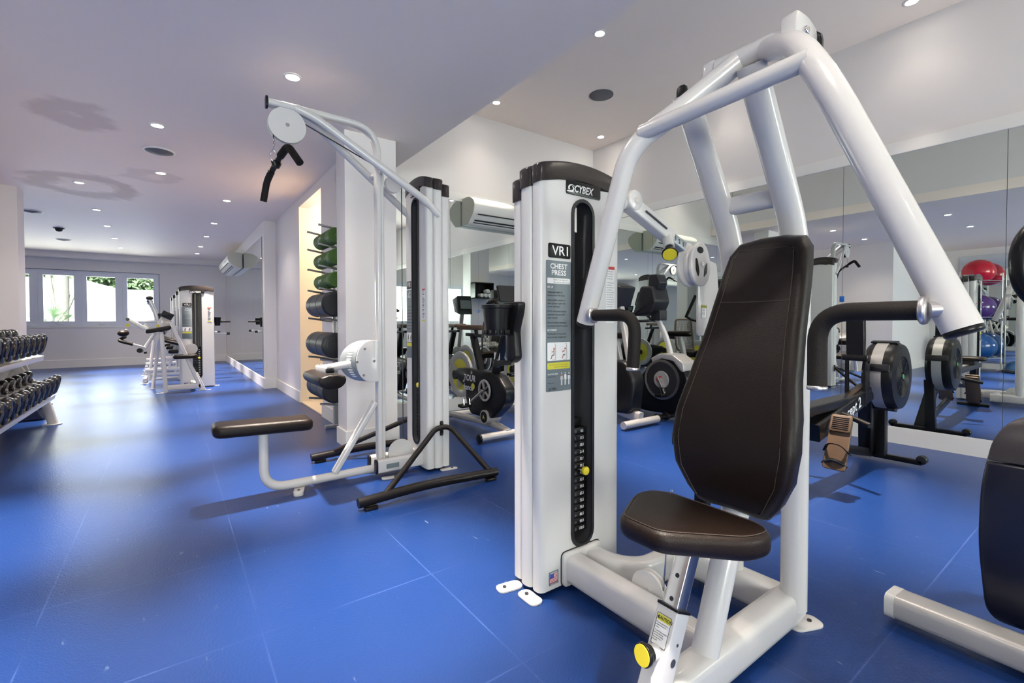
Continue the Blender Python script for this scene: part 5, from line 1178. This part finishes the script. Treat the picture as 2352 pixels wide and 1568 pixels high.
MB().bar([(1.9365, .497, .062), (1.935, .472, .062)], .102, .078, WP, r=.022).build('end_cap', bb)
m = MB(); m.bar([(1.93, .10, .06), (2.6, -.25, .06)], .09, .07, SLV, r=.02); m.bar([(2.55, -.25, .1), (2.5, -.15, 1.05)], .06, .06, SLV, r=.015, up=(1, 0, 0)); m.build('base_frame', el)
m = MB(); m.sweep(fpath([(2.42, .205, 1.36), (2.318, .262, 1.26), (2.318, .255, 1.11), (2.40, .19, 1.03), (2.50, .12, 1.0)], .07, 8), circ(.028, 18), BLK); m.tube([(2.50, .12, 1.0), (2.5, -.14, 1.0)], .022, BLK, 0, 12); m.build('grip_handle', el)

# ------------------------------------------------------------------ exercise balls and rack seen in the mirror
brk = thing('ball_rack', 'thin silver ring rack holding exercise balls by the left wall mirror', 'rack', (-3.62, 2.03, 0))
m = MB()
for (dx, dy) in ((.0, .30), (.0, -.30)): m.tube([(-3.90, 2.03 + dy, 0), (-3.90, 2.03 + dy, 1.95)], .014, ALU, 0, 10)
m.tube([(-3.90, 1.73, .02), (-3.45, 1.73, .02)], .014, ALU, 0, 10); m.tube([(-3.90, 2.33, .02), (-3.45, 2.33, .02)], .014, ALU, 0, 10); m.build('rack_frame', brk)
for z in (1.797, 1.064, .244):
    m = MB(); pts = [(-3.62 + .17 * math.cos(2 * PI * k / 28), 2.03 + .17 * math.sin(2 * PI * k / 28), z) for k in range(29)]
    m.sweep(pts, circ(.008, 8), ALU)
    for s in (-1, 1): m.tube([(-3.90, 2.03 + s * .30, z), (-3.68, 2.03 + s * .16, z)], .008, ALU, 0, 8)
    m.build('ring_shelf', brk)
for (z, r, c_, nme) in ((1.985, .255, (.55, .008, .03), 'red'), (1.265, .265, (.07, .025, .16), 'purple'), (.475, .29, (.012, .075, .26), 'blue')):
    m = MB(); m.ball((-3.62, 2.03, z), r, ball(nme + '_rubber', c_), 40, (1, 1, .94)); tag(m.build('exercise_ball', loc=(-3.62, 2.03, z)), nme + ' exercise ball on the ring rack, reflected in the right mirror', 'exercise ball', 'exercise balls', )
bz = thing('balance_trainer', 'blue half-dome balance trainer on a flat base on the floor', 'balance trainer', (-3.5, 1.35, 0))
m = MB(); m.lathe([(.31, 0), (.32, .02), (.31, .05), (.28, .055)], (-3.5, 1.35, 0), (0, 0, 1), DRK, 36); m.build('base', bz)
m = MB(); m.lathe([(.29, .05), (.285, .10), (.25, .17), (.17, .225), (.08, .245), (.001, .25)], (-3.5, 1.35, 0), (0, 0, 1), ball('dome_rubber', (.02, .08, .2)), 36); m.build('dome', bz)

# things behind the camera that the mirrors show
pr_ = thing('towel_shelf', 'black wall shelf with compartments for rolled towels, seen in the back mirror', 'shelf', (2.7, -1.50, 1.85))
struct('wall_pier', B((2.35, -2.1, 0), (2.95, -1.7, ZH)), flat=True)
m = MB(); m.box((2.35, -1.70, 1.62), (2.95, -1.685, 2.05), BLK).box((2.35, -1.70, 1.62), (2.95, -1.46, 1.64), BLK).box((2.35, -1.70, 2.03), (2.95, -1.46, 2.05), BLK).box((2.35, -1.70, 1.62), (2.37, -1.46, 2.05), BLK).box((2.93, -1.70, 1.62), (2.95, -1.46, 2.05), BLK); m.build('cabinet', pr_, flat=True)
TW = mat('white_towel', (.75, .75, .73), .9, bump=.6, bscale=150)
for k in range(4):
    x, z = 2.46 + .13 * (k % 3) + (.06 if k == 3 else 0), 1.70 + (.12 if k == 3 else 0); m = MB(); m.cyl((x, -1.66, z), (x, -1.47, z), .058, TW, 20, bev=.015)
    tag(m.build('rolled_towel', loc=(x, -1.56, z)), 'white rolled towel in the black wall shelf, ' + ['left on the bottom row', 'middle of the bottom row', 'right on the bottom row', 'on top of the others'][k], 'towel', 'rolled white towels')
xs = MB(); xs.box((.86, REAR, 1.92), (1.16, REAR + .03, 2.08), WHT); xs.text('EXIT', .12, (1.01, REAR + .031, 1.955), (-1, 0, 0), (0, 0, 1), RED, 'C', .02); tag(xs.build('exit_sign', loc=(1.01, REAR, 2.0), flat=True), 'small white exit sign with red letters on the rear wall, seen in the mirrors', 'sign')
tp = MB(); tp.box((XR - .016, 1.55, 1.155), (XR - .0125 + .006, 1.59, 1.205), TAPE) if False else None
for (c_, sz, lab) in (((XR - .003, 1.592, 1.19), (.003, .035, .05), 'small blue tape square on a seam of the right mirror'), ((.0, 0, 0), None, '')):
    if sz: o = MB().rbox(c_, sz, TAPE, .001).build('tape_piece', loc=c_); tag(o, lab, 'tape')
o = MB().rbox((1.175, 3.7165, .095), (.045, .003, .055), TAPE, .001).build('tape_piece', loc=(1.175, 3.7165, .095)); tag(o, 'blue tape piece on the skirting of the white column', 'tape')
o = MB().rbox((XR - .0055, .585, .115), (.003, .05, .035), TAPE, .001).build('tape_piece', loc=(XR - .0055, .585, .115)); tag(o, 'blue tape scrap on the skirting under the right mirror', 'tape')
o = MB().rbox((2.10, 2.867, .30), (.0, .0, .0), TAPE, .001) if False else None
# ------------------------------------------------------------------ light
def spot(x, y, z, e, parent=None, size=2.1):
    l = bpy.data.lights.new('downlight_lamp', 'SPOT'); l.energy = e; l.spot_size = size; l.spot_blend = 1.0; l.shadow_soft_size = .045; l.color = (1, .87, .74)
    o = bpy.data.objects.new('downlight_lamp', l); COL.objects.link(o)
    if parent: o.parent = parent; o.location = (0, 0, -.03)
    else: o.location = (x, y, z)
    return o
low = [(.62, 3.12), (-.065, 4.49), (-.065, 5.90), (.575, 6.76), (-.78, 6.81), (-.785, 8.32), (-.79, 9.63), (-.80, 10.96), (-.81, 12.31), (.547, 8.43), (.517, 9.80), (.493, 11.18), (.48, 12.37),
       (.62, 1.7), (.62, .2), (.62, -1.3), (-.78, 1.7), (-.78, 3.1), (-2.6, 1.2), (-2.6, -.6), (-.9, -1.6), (-2.8, 8.3), (-2.8, 11)]
high = [(2.88, 2.705), (4.47, 1.074), (2.875, 4.207), (4.49, 4.195), (2.88, 1.2), (2.88, -.4), (4.47, -.5), (4.48, 2.63), (2.88, -2.0), (4.47, -2.0)]
proto = None
where_low = {0: 'above the pulldown bar', 1: 'left of the pulldown arm, in the middle row', 2: 'behind the round ceiling speaker', 3: 'nearest of the right-hand row in the corridor', 4: 'in the middle of the ring-shaped ceiling stain', 5: 'second of the left-hand corridor row', 6: 'third of the left-hand corridor row', 7: 'fourth of the left-hand corridor row', 8: 'last of the left-hand corridor row, by the window beam', 9: 'second of the right-hand corridor row', 10: 'third of the right-hand corridor row', 11: 'fourth of the right-hand corridor row', 12: 'last of the right-hand corridor row, by the window beam'}
where_high = {0: 'at the top of the photo beside the ceiling step', 1: 'at the top right edge of the photo', 2: 'above the back wall, left of the round speaker', 3: 'near the corner of back and right wall'}
def mkdl(p, z, lab, e):
    t = thing('downlight', lab, 'ceiling light', (p[0], p[1], z), group='recessed ceiling downlights', local=True)
    MB().lathe([(.052, 0), (.052, -.004), (.040, -.007), (.036, -.004), (.036, 0)], (0, 0, 0), (0, 0, 1), TRIM, 28).build('trim_ring', t)
    MB().cyl((0, 0, -.0045), (0, 0, -.0015), .036, LENS, 24).build('lamp_lens', t)
    spot(0, 0, 0, e * .30, t); spot(0, 0, 0, e * 6.5, t, .70)
for k, p in enumerate(low): mkdl(p, ZL, 'small round recessed downlight ' + where_low.get(k, 'in the low ceiling outside the photo'), 44 if k in (4,) else (85 if 5 <= k <= 12 else 64))
for k, p in enumerate(high): mkdl(p, ZH, 'small round recessed downlight ' + where_high.get(k, 'in the raised ceiling outside the photo'), 8 if p[0] > 4 else (18 if k == 2 else 80))
l = bpy.data.lights.new('closet_lamp', 'POINT'); l.energy = 12; l.color = (1, .82, .6); l.shadow_soft_size = .15
o = bpy.data.objects.new('closet_lamp', l); COL.objects.link(o); o.location = (1.85, 5.6, 2.2)
def area(name, loc, rot, sx, sy, e, col):
    l = bpy.data.lights.new(name, 'AREA'); l.shape = 'RECTANGLE'; l.size = sx; l.size_y = sy; l.energy = e; l.color = col
    o = bpy.data.objects.new(name, l); COL.objects.link(o); o.location = loc; o.rotation_euler = rot; return o
DAY = (1, .96, .92)
area('window_daylight', (-1.95, YF + .22, 1.5), (-PI / 2, 0, 0), 3.4, 1.2, 50, DAY)
area('window_daylight', (-1.6, REAR - .22, 1.5), (PI / 2, 0, 0), 2.5, 1.2, 130, DAY)
area('window_daylight', (3.4, REAR - .22, 1.5), (PI / 2, 0, 0), 2.3, 1.2, 118, DAY)
sun = bpy.data.lights.new('sun', 'SUN'); sun.energy = 4.5; sun.angle = .02
so_ = bpy.data.objects.new('sun', sun); COL.objects.link(so_); so_.rotation_euler = (math.radians(38), math.radians(-12), 0)
wd = bpy.data.worlds.new('sky'); SC.world = wd; wd.use_nodes = True; nt = wd.node_tree; bg = nt.nodes['Background']
sky = nt.nodes.new('ShaderNodeTexSky'); sky.sky_type = 'HOSEK_WILKIE'; sky.turbidity = 4; sky.ground_albedo = .6; sky.sun_direction = (0, -.6, .8)
nt.links.new(sky.outputs[0], bg.inputs[0]); bg.inputs[1].default_value = 1.7
SC.view_settings.view_transform = 'Standard'; SC.view_settings.look = 'None'; SC.view_settings.gamma = 1; SC.view_settings.use_curve_mapping = False
SC.view_settings.exposure = 1.36
SC.cycles.glossy_bounces = 6; SC.cycles.max_bounces = 9; SC.cycles.diffuse_bounces = 4; SC.cycles.transmission_bounces = 4; SC.cycles.adaptive_threshold = .03
SC.cycles.sample_clamp_indirect = 4; SC.cycles.caustics_refractive = False
